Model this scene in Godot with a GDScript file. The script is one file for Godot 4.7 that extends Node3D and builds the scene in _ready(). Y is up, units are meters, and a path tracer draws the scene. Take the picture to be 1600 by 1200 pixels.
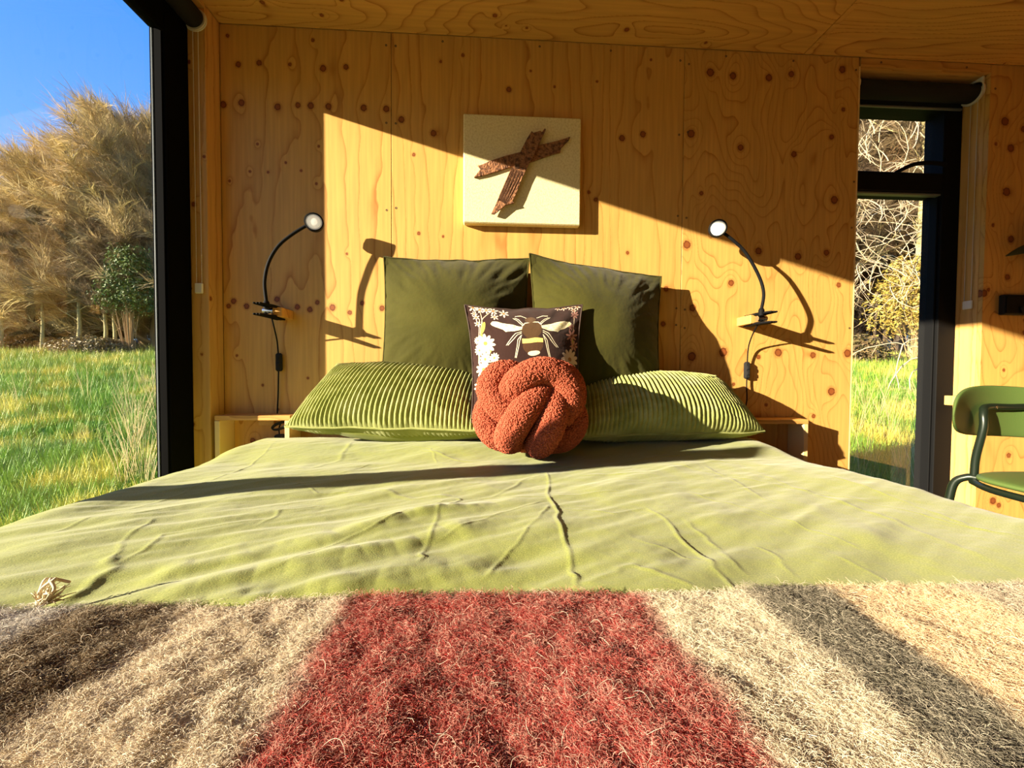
extends Node3D

# A plywood cabin bedroom in low winter sun. Metres; y up; the wall behind the bed is the plane z = 0,
# the room lies towards +z, the large glazed side is on the left (x = -1.14).

const LEFT := -1.08          # inner face of the left wall
const RIGHT := 3.44          # inner face of the right wall
const REAR := 4.3            # inner face of the rear wall
const CEIL := 2.155
const GLASS_X := -1.175      # plane of the left glazing

var rng := RandomNumberGenerator.new()
var nz := FastNoiseLite.new()
var M := {}
var names := {}


class MB:
	var v := PackedVector3Array()
	var n := PackedVector3Array()
	var uv := PackedVector2Array()
	var c := PackedColorArray()
	var ix := PackedInt32Array()
	var colored := false

	func vert(p: Vector3, nn: Vector3, t := Vector2.ZERO, col := Color.WHITE) -> int:
		v.append(p)
		n.append(nn)
		uv.append(t)
		c.append(col)
		return v.size() - 1


# ---------------------------------------------------------------- nodes and tags
func numbered(called: String) -> String:
	if not names.has(called):
		names[called] = 0
		return called
	names[called] += 1
	return "%s_%03d" % [called, names[called]]


func tag(o: Node, label := "", category := "", group := "", kind := "") -> Node:
	if label: o.set_meta("label", label)
	if category: o.set_meta("category", category)
	if group: o.set_meta("group", group)
	if kind: o.set_meta("kind", kind)
	return o


func base(called: String, at := Vector3.ZERO, turn := 0.0) -> Node3D:
	var o := Node3D.new()
	o.name = numbered(called)
	add_child(o, true)
	o.position = at
	o.rotation.y = turn
	return o


func to_mesh(mb: MB) -> ArrayMesh:
	var a := []
	a.resize(Mesh.ARRAY_MAX)
	a[Mesh.ARRAY_VERTEX] = mb.v
	a[Mesh.ARRAY_NORMAL] = mb.n
	a[Mesh.ARRAY_TEX_UV] = mb.uv
	if mb.colored:
		a[Mesh.ARRAY_COLOR] = mb.c
	a[Mesh.ARRAY_INDEX] = mb.ix
	var m := ArrayMesh.new()
	m.add_surface_from_arrays(Mesh.PRIMITIVE_TRIANGLES, a)
	return m


func put(mb: MB, called: String, mat: Material, parent: Node = null) -> MeshInstance3D:
	return put_mesh(to_mesh(mb), called, mat, parent)


func put_mesh(m: Mesh, called: String, mat: Material, parent: Node = null) -> MeshInstance3D:
	var o := MeshInstance3D.new()
	o.mesh = m
	o.material_override = mat
	if parent == null:
		o.name = numbered(called)
		add_child(o, true)
	else:
		var k := 0
		var nm := called
		while parent.has_node(nm):
			k += 1
			nm = "%s_%03d" % [called, k]
		o.name = nm
		parent.add_child(o, true)
	return o


func scatter(mesh: Mesh, where: Array, cols: Array, called: String, mat: Material, parent: Node = null) -> MultiMeshInstance3D:
	var mm := MultiMesh.new()
	mm.transform_format = MultiMesh.TRANSFORM_3D
	mm.use_colors = cols.size() > 0
	mm.mesh = mesh
	mm.instance_count = where.size()
	for i in where.size():
		mm.set_instance_transform(i, where[i])
		if cols.size() > 0:
			mm.set_instance_color(i, cols[i])
	var o := MultiMeshInstance3D.new()
	o.multimesh = mm
	o.material_override = mat
	if parent == null:
		o.name = numbered(called)
		add_child(o, true)
	else:
		o.name = called
		parent.add_child(o, true)
	o.set_meta("kind", "stuff")
	return o


# ---------------------------------------------------------------- shapes
func face(mb: MB, p: Array, out: Vector3, uvs: Array) -> void:
	var nn: Vector3 = (p[1] - p[0]).cross(p[2] - p[0]).normalized()
	var ccw := nn.dot(out) > 0.0
	if not ccw:
		nn = -nn
	var k := mb.v.size()
	for i in p.size():
		mb.vert(p[i], nn, uvs[i])
	for i in range(1, p.size() - 1):
		if ccw:
			mb.ix.append_array(PackedInt32Array([k, k + i + 1, k + i]))
		else:
			mb.ix.append_array(PackedInt32Array([k, k + i, k + i + 1]))


# a box with chamfered edges; g = axis of the grain (0 x, 1 y, 2 z); uv in metres, shifted by off
func box(mb: MB, lo: Vector3, hi: Vector3, ch := 0.002, g := 1, off := Vector2.ZERO, b := Basis(), at := Vector3.ZERO) -> void:
	var c := (lo + hi) / 2.0
	var h := (hi - lo) / 2.0
	ch = minf(ch, minf(h.x, minf(h.y, h.z)) * 0.9)
	var corner := func(sx: float, sy: float, sz: float, ax: int) -> Vector3:
		var q := Vector3(sx * (h.x - ch), sy * (h.y - ch), sz * (h.z - ch))
		q[ax] = [sx, sy, sz][ax] * h[ax]
		return q
	var emit := func(p: Array, out: Vector3) -> void:
		var dom := out.abs().max_axis_index()
		var a := g if g != dom else (g + 1) % 3
		var w := 3 - dom - a
		var uvs := []
		var q := []
		for x in p:
			uvs.append(Vector2(x[w] + h[w], h[a] - x[a]) + off)
			q.append(at + b * (c + x))
		face(mb, q, b * out, uvs)
	for ax in 3:
		var b1 := (ax + 1) % 3
		var b2 := (ax + 2) % 3
		for s in [-1.0, 1.0]:
			var p := []
			for t in [[-1.0, -1.0], [1.0, -1.0], [1.0, 1.0], [-1.0, 1.0]]:
				var sg := Vector3.ZERO
				sg[ax] = s
				sg[b1] = t[0]
				sg[b2] = t[1]
				p.append(corner.call(sg.x, sg.y, sg.z, ax))
			var o := Vector3.ZERO
			o[ax] = s
			emit.call(p, o)
			for s2 in [-1.0, 1.0]:   # the edge between +-ax and +-b1
				var e := []
				for t in [[-1.0, 0], [1.0, 0], [1.0, 1], [-1.0, 1]]:
					var sg := Vector3.ZERO
					sg[ax] = s
					sg[b1] = s2
					sg[b2] = t[0]
					e.append(corner.call(sg.x, sg.y, sg.z, ax if t[1] == 0 else b1))
				var oe := Vector3.ZERO
				oe[ax] = s
				oe[b1] = s2 * 0.999
				emit.call(e, oe)
	for sx in [-1.0, 1.0]:
		for sy in [-1.0, 1.0]:
			for sz in [-1.0, 1.0]:
				emit.call([corner.call(sx, sy, sz, 0), corner.call(sx, sy, sz, 1), corner.call(sx, sy, sz, 2)], Vector3(sx, sy * 0.99, sz * 0.98))


func one_box(called: String, lo: Vector3, hi: Vector3, mat: Material, parent: Node = null, ch := 0.002, g := 1, off := Vector2.ZERO) -> MeshInstance3D:
	var mb := MB.new()
	box(mb, lo, hi, ch, g, off)
	return put(mb, called, mat, parent)


# a smooth grid of nu x nv points (row after row); flip turns it inside out; wrap joins the last row to the first
func grid(mb: MB, P: PackedVector3Array, U: PackedVector2Array, nu: int, nv: int, flip := false, wrap := false, cols := PackedColorArray()) -> void:
	var k := mb.v.size()
	var N := PackedVector3Array()
	N.resize(P.size())
	var rows := nv if wrap else nv - 1
	for j in rows:
		var r0 := j * nu
		var r1 := ((j + 1) % nv) * nu
		for i in nu - 1:
			var a := r0 + i
			var b := r0 + i + 1
			var c := r1 + i + 1
			var d := r1 + i
			var q := (P[c] - P[a]).cross(P[d] - P[b])
			if flip:
				q = -q
			N[a] += q
			N[b] += q
			N[c] += q
			N[d] += q
			if flip:
				mb.ix.append_array(PackedInt32Array([k + a, k + b, k + c, k + a, k + c, k + d]))
			else:
				mb.ix.append_array(PackedInt32Array([k + a, k + c, k + b, k + a, k + d, k + c]))
	for i in P.size():
		N[i] = N[i].normalized()
	mb.v.append_array(P)
	mb.n.append_array(N)
	mb.uv.append_array(U)
	if cols.size():
		mb.c.append_array(cols)
		mb.colored = true
	else:
		var w := PackedColorArray()
		w.resize(P.size())
		w.fill(Color.WHITE)
		mb.c.append_array(w)


func frame_of(t: Vector3) -> Array:
	var a := Vector3.UP if absf(t.y) < 0.9 else Vector3.RIGHT
	var nn := a.cross(t).normalized()
	return [nn, t.cross(nn)]


# a swept tube with rounded ends
func tube(mb: MB, pts: Array, radii: Array, sides := 8, round_ends := true, col := Color.WHITE) -> void:
	var P := pts.duplicate()
	var Rr := radii.duplicate()
	var lean := []
	for i in P.size():
		lean.append(0.0)
	if round_ends:
		var t0: Vector3 = (P[0] - P[1]).normalized()
		var t1: Vector3 = (P[-1] - P[-2]).normalized()
		var r0: float = Rr[0]
		var r1: float = Rr[-1]
		var pa: Vector3 = P[0]
		var pb: Vector3 = P[-1]
		for f in [[0.6, 0.8, -0.6], [0.92, 0.4, -0.92], [1.0, 0.02, -1.0]]:
			P.push_front(pa + t0 * r0 * f[0])
			Rr.push_front(r0 * f[1])
			lean.push_front(f[2])
			P.push_back(pb + t1 * r1 * f[0])
			Rr.push_back(r1 * f[1])
			lean.push_back(-f[2])
	var k := mb.v.size()
	var nn := Vector3.ZERO
	for i in P.size():
		var t: Vector3 = (P[mini(i + 1, P.size() - 1)] - P[maxi(i - 1, 0)]).normalized()
		if i == 0:
			nn = frame_of(t)[0]
		else:
			nn = (nn - t * nn.dot(t)).normalized()
		var bb := t.cross(nn)
		var cl: float = lean[i]
		var sc := sqrt(maxf(0.0, 1.0 - cl * cl))
		var r: float = Rr[i]
		var c: Vector3 = P[i]
		for s in sides + 1:
			var a := TAU * s / sides
			var d := nn * cos(a) + bb * sin(a)
			mb.vert(c + d * r, (d * sc + t * cl).normalized(), Vector2(float(s) / sides, i * 0.1), col)
	for i in P.size() - 1:
		for s in sides:
			var a := k + i * (sides + 1) + s
			var d := a + sides + 1
			mb.ix.append_array(PackedInt32Array([a, d + 1, a + 1, a, d, d + 1]))


# a turned profile [[radius, height], ...] about an axis; hard edges between the segments
func lathe(mb: MB, at: Vector3, axis: Vector3, prof: Array, sides := 24) -> void:
	var f := frame_of(axis)
	var nn: Vector3 = f[0]
	var bb: Vector3 = f[1]
	for i in prof.size() - 1:
		var r0: float = prof[i][0]
		var h0: float = prof[i][1]
		var r1: float = prof[i + 1][0]
		var h1: float = prof[i + 1][1]
		var k := mb.v.size()
		var dn := Vector2(h1 - h0, r0 - r1).normalized()
		for s in sides + 1:
			var a := TAU * s / sides
			var d := nn * cos(a) + bb * sin(a)
			var q := (d * dn.x + axis * dn.y).normalized()
			mb.vert(at + d * r0 + axis * h0, q)
			mb.vert(at + d * r1 + axis * h1, q)
		for s in sides:
			var a := k + s * 2
			mb.ix.append_array(PackedInt32Array([a, a + 3, a + 2, a, a + 1, a + 3]))


func curve(pts: Array, per := 8) -> Array:
	var out := []
	for i in pts.size() - 1:
		var p0: Vector3 = pts[maxi(i - 1, 0)]
		var p1: Vector3 = pts[i]
		var p2: Vector3 = pts[i + 1]
		var p3: Vector3 = pts[mini(i + 2, pts.size() - 1)]
		for k in per:
			out.append(p1.cubic_interpolate(p2, p0, p3, float(k) / per))
	out.append(pts[-1])
	return out


func same(x: float, n: int) -> Array:
	var a := []
	a.resize(n)
	a.fill(x)
	return a


# ---------------------------------------------------------------- materials and textures
func srgb(r: int, g: int, b: int) -> Color:
	return Color(r / 255.0, g / 255.0, b / 255.0)


func lin(r: int, g: int, b: int) -> Color:
	return srgb(r, g, b).srgb_to_linear()


func mat(col: Color, rough := 0.6, metal := 0.0) -> StandardMaterial3D:
	var m := StandardMaterial3D.new()
	m.albedo_color = col
	m.roughness = rough
	m.metallic = metal
	return m


func noise_tex(freq: float, cols: Array, size := 512, sd := 1, octaves := 4) -> NoiseTexture2D:
	var f := FastNoiseLite.new()
	f.seed = sd
	f.frequency = freq
	f.fractal_octaves = octaves
	var t := NoiseTexture2D.new()
	t.width = size
	t.height = size
	t.seamless = true
	t.noise = f
	if cols.size():
		var gr := Gradient.new()
		var off := PackedFloat32Array()
		var cc := PackedColorArray()
		for i in cols.size():
			off.append(float(i) / (cols.size() - 1))
			cc.append(cols[i])
		gr.offsets = off
		gr.colors = cc
		t.color_ramp = gr
	return t


func bumpy(m: StandardMaterial3D, tex: Texture2D, cm: float) -> void:
	m.heightmap_enabled = true
	m.heightmap_texture = tex
	m.heightmap_scale = cm


func tri(m: StandardMaterial3D, scale: float) -> void:
	m.uv1_triplanar = true
	m.uv1_scale = Vector3.ONE * scale


# Rotary-cut plywood: growth rings where the veneer cuts them, knots with their rings. Size in metres, the grain along y.
func plywood(wm: float, hm: float, ppm: float, sd: int, rings: float, straight: float, bump: float, knots: Array, base_c: Color, line_c: Color, stretch := 5.0) -> StandardMaterial3D:
	var w := int(wm * ppm)
	var h := int(hm * ppm)
	var cw := int(wm * 110)
	var ch := int(hm * 110)
	var f := FastNoiseLite.new()
	f.seed = sd
	f.frequency = 1.0
	f.fractal_octaves = 3
	f.fractal_gain = 0.32
	var F := PackedFloat32Array()
	F.resize(cw * ch)
	for j in ch:
		var y := (j + 0.5) / ch * hm
		for i in cw:
			var x := (i + 0.5) / cw * wm
			var q := f.get_noise_2d(x * 2.6, y * 2.6 / stretch) * rings + x * straight + f.get_noise_2d(x * 14.0 + 40, y * 5.0) * 0.16
			F[j * cw + i] = q
	for kn in knots:
		var kr: float = kn[2]
		var reach := kr * 12.0
		for j in range(maxi(0, int((kn[1] - reach) / hm * ch)), mini(ch, int((kn[1] + reach) / hm * ch) + 1)):
			var dy := (j + 0.5) / ch * hm - float(kn[1])
			for i in range(maxi(0, int((kn[0] - reach) / wm * cw)), mini(cw, int((kn[0] + reach) / wm * cw) + 1)):
				var dx := (i + 0.5) / cw * wm - float(kn[0])
				F[j * cw + i] += bump * exp(-(dx * dx / (kr * kr * 9.0) + dy * dy / (kr * kr * 22.0)))
	var big := Image.create_from_data(cw, ch, false, Image.FORMAT_RF, F.to_byte_array())
	big.resize(w, h, Image.INTERPOLATE_CUBIC)
	F = big.get_data().to_float32_array()
	var fib := FastNoiseLite.new()
	fib.seed = sd + 7
	fib.frequency = 0.11
	fib.fractal_octaves = 3
	var fi := fib.get_image(w, maxi(16, h / 24), false, false, false)
	fi.convert(Image.FORMAT_L8)
	fi.resize(w, h, Image.INTERPOLATE_BILINEAR)
	var S := fi.get_data()
	var br := FastNoiseLite.new()
	br.seed = sd + 3
	br.frequency = 0.035
	var bi := br.get_image(maxi(8, w / 4), maxi(8, h / 12), false, false, false)
	bi.convert(Image.FORMAT_L8)
	bi.resize(w, h, Image.INTERPOLATE_BILINEAR)
	var Bd := bi.get_data()
	var lut := PackedByteArray()
	lut.resize(256)
	for k in 256:
		var s := k / 255.0
		var d := pow(s, 13.0) if s < 0.97 else (1.0 - s) / 0.03
		lut[k] = int(clampf(d * 0.8 + 0.09 * s * s, 0, 1) * 255)
	var r0 := base_c.r8
	var g0 := base_c.g8
	var b0 := base_c.b8
	var dr := line_c.r8 - r0
	var dg := line_c.g8 - g0
	var db := line_c.b8 - b0
	var D := PackedByteArray()
	D.resize(w * h * 3)
	var o := 0
	for p in w * h:
		var q := F[p]
		var t := lut[int((q - floorf(q)) * 255.0)] * (90 + Bd[p]) / 300
		var s := 228 + S[p] / 8 + Bd[p] / 16
		D[o] = mini(255, (r0 + dr * t / 255) * s / 255)
		D[o + 1] = mini(255, (g0 + dg * t / 255) * s / 255)
		D[o + 2] = mini(255, (b0 + db * t / 255) * s / 255)
		o += 3
	for kn in knots:
		var kr: float = kn[2]
		var R := int(ceil(kr * ppm * 1.9)) + 1
		var cx := float(kn[0]) * ppm
		var cy := float(kn[1]) * ppm
		for j in range(maxi(0, int(cy) - R), mini(h, int(cy) + R + 1)):
			for i in range(maxi(0, int(cx) - R), mini(w, int(cx) + R + 1)):
				var dx := (i - cx) / ppm
				var dy := (j - cy) / ppm
				var d := sqrt(dx * dx + dy * dy * 0.86) / kr * (1.0 + 0.13 * f.get_noise_2d(dx * 90 + kn[0] * 30, dy * 90))
				var a := 0.0
				var c := srgb(128, 66, 30)
				if d < 1.0:
					a = 0.92
					c = srgb(134, 72, 34).lerp(srgb(92, 44, 20), smoothstep(0.55, 0.95, d) + 0.25 * sin(d * 19.0))
				elif d < 1.75:
					a = 0.33 * (1.75 - d) / 0.75
				if a > 0.0:
					var z := (j * w + i) * 3
					D[z] = int(lerpf(D[z], c.r * 255, a))
					D[z + 1] = int(lerpf(D[z + 1], c.g * 255, a))
					D[z + 2] = int(lerpf(D[z + 2], c.b * 255, a))
	var im := Image.create_from_data(w, h, false, Image.FORMAT_RGB8, D)
	var m := StandardMaterial3D.new()
	m.albedo_texture = ImageTexture.create_from_image(im)
	m.uv1_scale = Vector3(1.0 / wm, 1.0 / hm, 1)
	m.roughness = 0.55
	m.metallic_specular = 0.35
	return m


func knots_at(list: Array, x0: float) -> Array:   # wall knots [x, y, pixels] -> panel metres from its upper left
	var out := []
	for k in list:
		out.append([k[0] - x0, CEIL - k[1], 0.0012 + k[2] * 0.00180])
	return out


func random_knots(n: int, wm: float, hm: float, sd: int, lo := 0.004, hi := 0.016) -> Array:
	var r := RandomNumberGenerator.new()
	r.seed = sd
	var out := []
	for i in n:
		out.append([r.randf() * wm, r.randf() * hm, lerpf(lo, hi, pow(r.randf(), 2.0))])
	return out


func _ready() -> void:
	# ------------------------------------------------------------ camera, sky, sun, exposure
	rng.seed = 11
	nz.seed = 5
	nz.frequency = 1.0
	nz.fractal_octaves = 3
	var cam := Camera3D.new()
	cam.name = "camera"
	add_child(cam, true)
	cam.position = Vector3(0, 0.77, 1.65)
	cam.rotation = Vector3(deg_to_rad(-1.5), deg_to_rad(-3.19), deg_to_rad(0.3))
	cam.fov = rad_to_deg(2.0 * atan(600.0 / 610.0))
	cam.near = 0.02
	cam.far = 300.0
	cam.current = true

	var sky_m := ProceduralSkyMaterial.new()
	sky_m.sky_top_color = srgb(40, 132, 236)
	sky_m.sky_horizon_color = srgb(176, 220, 255)
	sky_m.sky_curve = 0.24
	sky_m.ground_bottom_color = srgb(60, 66, 40)
	sky_m.ground_horizon_color = srgb(110, 118, 90)
	sky_m.ground_curve = 0.1
	var env := Environment.new()
	env.background_mode = Environment.BG_SKY
	env.sky = Sky.new()
	env.sky.sky_material = sky_m
	env.background_energy_multiplier = 1.15
	env.tonemap_mode = Environment.TONE_MAPPER_LINEAR
	env.tonemap_exposure = 1.2
	env.sdfgi_enabled = true
	env.ssao_enabled = true
	env.ssil_enabled = true
	var we := WorldEnvironment.new()
	we.name = "world_environment"
	we.environment = env
	add_child(we, true)

	var sun := DirectionalLight3D.new()
	sun.name = "sun"
	add_child(sun, true)
	sun.look_at_from_position(Vector3.ZERO, Vector3(2.4, -0.682, -1.0), Vector3.UP)
	sun.light_color = Color(1.0, 0.94, 0.82)
	sun.light_energy = 5.3
	sun.light_angular_distance = 0.55
	sun.shadow_enabled = true
	sun.sky_mode = DirectionalLight3D.SKY_MODE_LIGHT_ONLY

	materials()
	shell()
	left_window()
	right_window()
	outdoors()
	bed()
	cushions()
	knot_cushion()
	lamps()
	shelves()
	wall_art()
	chair_and_things()


func materials() -> void:
	var wb := srgb(207, 160, 86)
	var wl := srgb(146, 88, 36)
	var k1 := [[-1.01,2.00,5],[-0.93,2.01,5],[-0.81,2.01,3],[-0.68,2.00,6],[-0.59,2.01,5],[-1.07,1.84,6],[-1.00,1.85,6],[-0.86,1.84,6],[-0.78,1.85,5],[-0.73,1.85,6],[-0.66,1.85,6],[-0.52,1.85,6],[-0.43,1.85,6],[-1.04,1.06,5],[-1.06,1.04,4],[-0.99,1.04,5],[-0.87,1.07,5],[-0.79,1.04,5],[-0.74,1.03,5],[-0.71,1.06,4],[-0.65,1.04,6],[-0.58,1.02,4],[-0.53,1.06,4],[-0.45,1.04,5],[-1.05,2.11,3],[-0.72,2.11,3],[-0.94,1.69,2],[-0.90,1.58,2],[-0.97,1.58,2],[-0.77,1.59,2],[-0.71,1.54,2],[-1.05,1.54,2],[-0.90,1.22,2],[-0.59,1.26,2],[-0.83,1.62,2],[-0.70,1.69,2],[-1.03,0.84,2],[-0.93,0.72,2],[-0.75,0.75,2],[-0.87,0.62,2]]
	var k2 := [[-0.37,1.81,6],[-0.24,1.76,6],[-0.09,1.81,4],[0.55,1.77,6],[0.64,1.79,6],[0.07,1.95,5],[0.16,2.03,2],[0.26,1.97,2],[0.44,1.51,4],[0.44,2.00,2],[-0.39,1.06,5],[-0.30,1.35,3],[-0.20,1.34,2],[0.58,1.29,3],[0.75,1.14,5],[0.74,0.99,5],[0.41,1.54,3],[0.67,2.10,2],[-0.21,2.05,2],[-0.12,2.08,3],[-0.32,1.67,3],[0.31,1.19,3]]
	var k3 := [[0.85,1.80,8],[0.93,2.06,8],[1.03,2.05,7],[1.19,2.05,7],[1.29,2.07,6],[1.52,2.10,7],[0.84,1.33,8],[1.04,1.17,6],[1.16,1.31,7],[1.34,1.29,7],[1.47,1.31,6],[1.50,1.54,8],[0.87,1.06,7],[1.01,0.87,9],[0.87,0.85,9],[1.26,0.87,8],[1.42,0.86,6],[1.58,0.87,8],[1.51,0.70,8],[1.17,0.85,4],[1.53,1.17,5],[1.43,0.59,4],[1.07,1.75,6],[1.31,1.73,6],[1.48,1.81,5],[1.53,1.93,4],[1.06,0.73,3],[1.21,0.64,3],[0.90,1.55,4]]
	var k4 := [[2.29,1.91,9],[2.31,1.60,9],[2.34,1.39,7],[2.33,1.22,6],[2.25,1.81,3],[2.25,1.45,3],[2.38,1.88,6],[2.33,0.80,3],[2.37,0.41,5],[2.33,0.18,5]]
	M.ply1 = plywood(0.69, CEIL, 560, 21, 2.2, 8.0, 0.45, knots_at(k1, LEFT), wb, wl, 9.0)
	M.ply2 = plywood(1.24, CEIL, 560, 34, 2.6, 13.0, 0.45, knots_at(k2, -0.409), wb, wl, 12.0)
	M.ply3 = plywood(0.80, CEIL, 620, 47, 6.5, 1.0, 2.2, knots_at(k3, 0.819), wb, wl, 2.6)
	M.ply4 = plywood(1.24, CEIL, 460, 58, 5.0, 2.0, 1.8, knots_at(k4, 2.215) + random_knots(20, 1.2, 2.1, 3), wb, wl, 3.0)
	var ck := [[0.07, 0.80, 0.009], [0.10, 1.33, 0.008], [0.03, 0.45, 0.006], [0.13, 1.9, 0.008], [0.06, 2.0, 0.007], [0.1, 2.2, 0.008]]
	M.ply_ceiling = plywood(1.22, 2.44, 480, 63, 8.0, 3.0, 1.5, ck + random_knots(26, 1.2, 2.4, 9, 0.003, 0.010), wb, srgb(118, 62, 22), 6.0)
	M.pine = plywood(0.30, 2.2, 480, 71, 1.6, 26.0, 1.2, [[0.03, 1.62, 0.010], [0.05, 0.78, 0.008], [0.04, 0.25, 0.006], [0.07, 1.35, 0.004], [0.035, 1.1, 0.003], [0.09, 0.6, 0.005], [0.2, 1.2, 0.007], [0.25, 0.5, 0.005]], srgb(210, 164, 96), wl, 14.0)
	M.birch = plywood(0.6, 0.4, 480, 83, 3.0, 4.0, 1.8, [[0.10, 0.12, 0.010], [0.42, 0.2, 0.006]], srgb(206, 156, 84), wl, 4.0)
	M.edge = mat(srgb(222, 192, 132), 0.7)
	M.black = mat(srgb(13, 13, 14), 0.7)
	M.black.metallic_specular = 0.25
	M.frame = mat(srgb(12, 12, 13), 0.8)
	M.frame.metallic_specular = 0.1
	M.matt_black = mat(srgb(16, 15, 15), 0.9)
	M.rubber = mat(srgb(96, 104, 108), 0.5)
	M.plastic_white = mat(srgb(222, 214, 196), 0.45)
	M.chrome = mat(srgb(200, 200, 200), 0.25, 1.0)
	M.steel = mat(srgb(70, 62, 52), 0.5, 0.6)
	M.lens = mat(srgb(246, 246, 240), 0.3)
	M.lens.emission_enabled = true
	M.lens.emission = srgb(255, 250, 236)
	M.lens.emission_energy_multiplier = 0.08
	M.glass = mat(Color(1, 1, 1, 0.015), 0.0)
	M.glass.transparency = BaseMaterial3D.TRANSPARENCY_ALPHA
	M.floor = mat(srgb(74, 60, 48), 0.6)


# ---------------------------------------------------------------- the room
func shell() -> void:
	# the wall behind the bed: studs and core with the window opening, then its plywood sheets
	var w := tag(base("wall_back"), "plywood-sheeted cabin wall behind the bed", "", "", "structure")
	var core := MB.new()
	box(core, Vector3(LEFT - 0.16, -0.2, -0.2), Vector3(1.600, CEIL + 0.02, -0.019), 0.001)
	box(core, Vector3(2.235, -0.2, -0.2), Vector3(RIGHT + 0.12, CEIL + 0.02, -0.019), 0.001)
	box(core, Vector3(1.600, 2.13, -0.2), Vector3(2.235, CEIL + 0.02, -0.019), 0.001)
	box(core, Vector3(1.600, -0.2, -0.2), Vector3(2.235, 0.06, -0.019), 0.001)
	put(core, "wall_core", M.edge, w)
	var xs := [[LEFT + 0.0, -0.4095, M.ply1], [-0.4075, 0.8185, M.ply2], [0.8205, 1.600, M.ply3], [2.2165, RIGHT, M.ply4]]
	for q in xs:
		one_box("plywood_panel", Vector3(q[0], 0.0, -0.018), Vector3(q[1], CEIL, 0.0), q[2], w, 0.0012, 1)
	one_box("panel_edge", Vector3(1.6005, 0.0, -0.018), Vector3(1.6075, 2.118, 0.0), M.edge, w, 0.001)
	one_box("header_panel", Vector3(1.6085, 2.118, -0.018), Vector3(2.2150, CEIL, 0.0), M.birch, w, 0.001, 0)
	var sc := MB.new()
	lathe(sc, Vector3.ZERO, Vector3(0, 0, 1), [[0.0045, 0.0], [0.0045, 0.0007], [0.0032, 0.0009], [0.0012, -0.0002], [0.0, -0.0002]], 10)
	var screw := to_mesh(sc)
	for sx in [-0.428, -0.390, 0.800, 0.838]:
		for sy in [2.095, 1.80, 1.44, 1.06, 0.98]:
			put_mesh(screw, "screw", M.steel, w).position = Vector3(sx, sy + 0.01 * sin(sx * 37.0 + sy * 11.0), 0.0)
	for p in [[1.585, 2.1], [1.59, 1.62], [1.585, 1.42], [1.588, 0.98], [1.0, 2.13], [1.3, 2.125], [0.2, 2.13], [0.5, 2.128], [-0.2, 2.13], [1.70, 2.138], [2.1, 2.136], [2.24, 2.05]]:
		put_mesh(screw, "screw", M.steel, w).position = Vector3(p[0], p[1], 0.0)

	# ceiling sheets, the grain across the room
	var ce := tag(base("ceiling"), "plywood ceiling of long-grained sheets", "", "", "structure")
	one_box("ceiling_core", Vector3(LEFT - 0.16, CEIL + 0.019, -0.2), Vector3(RIGHT + 0.12, CEIL + 0.2, REAR + 0.12), M.edge, ce)
	for i in 4:
		var z0 := 1.22 * i
		var z1 := minf(z0 + 1.218, REAR)
		if z1 <= z0: continue
		for q in [[LEFT, 1.344, 0.0], [1.346, RIGHT, 0.37]]:
			var mb := MB.new()
			box(mb, Vector3(q[0], CEIL, z0 + 0.0005), Vector3(q[1], CEIL + 0.018, z1), 0.001, 0, Vector2(0.3 * i + q[2], 0.41 * i + q[2]))
			put(mb, "ceiling_panel", M.ply_ceiling, ce)

	# the other walls and the floor
	var wl := tag(base("wall_left"), "left cabin wall round the large window", "", "", "structure")
	one_box("corner_board", Vector3(LEFT - 0.02, 0.0, 0.0005), Vector3(LEFT, CEIL, 0.078), M.pine, wl, 0.0015, 1, Vector2(0.13, 0.1))
	one_box("wall_corner", Vector3(LEFT - 0.16, -0.2, -0.019), Vector3(LEFT - 0.0205, CEIL + 0.02, 0.079), M.edge, wl, 0.001)
	one_box("head_board", Vector3(LEFT - 0.16, 2.14, 0.079), Vector3(LEFT, CEIL + 0.018, REAR), M.pine, wl, 0.001, 2)
	one_box("sill_board", Vector3(LEFT - 0.16, -0.2, 0.079), Vector3(LEFT, 0.10, REAR), M.pine, wl, 0.002, 2)
	one_box("wall_end", Vector3(LEFT - 0.16, 0.10, 3.6), Vector3(LEFT, 2.14, REAR), M.pine, wl, 0.002, 1)
	var wr := tag(base("wall_right"), "plywood wall on the right side of the cabin", "", "", "structure")
	for i in 4:
		one_box("plywood_panel", Vector3(RIGHT, 0.0, 0.0 + i * 1.08), Vector3(RIGHT + 0.12, CEIL, 1.078 + i * 1.08 - (0.02 if i == 3 else 0.0)), M.ply4, wr, 0.001, 1)
	var wb := tag(base("wall_rear"), "plywood wall at the foot end of the cabin", "", "", "structure")
	for i in 4:
		one_box("plywood_panel", Vector3(LEFT + i * 1.13, 0.0, REAR), Vector3(LEFT + 1.128 + i * 1.13, CEIL, REAR + 0.12), M.ply2, wb, 0.001, 1)
	var fl := tag(base("floor"), "wooden plank floor of the cabin", "", "", "structure")
	one_box("floor_base", Vector3(LEFT, -0.2, -0.018), Vector3(RIGHT + 0.12, -0.021, REAR + 0.12), M.edge, fl)
	for i in 24:
		one_box("floor_plank", Vector3(LEFT + i * 0.19, -0.02, 0.0), Vector3(minf(LEFT + i * 0.19 + 0.188, RIGHT), 0.0, REAR), M.floor, fl, 0.001, 2, Vector2(0.05 * i, 0.3 * i))


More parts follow.
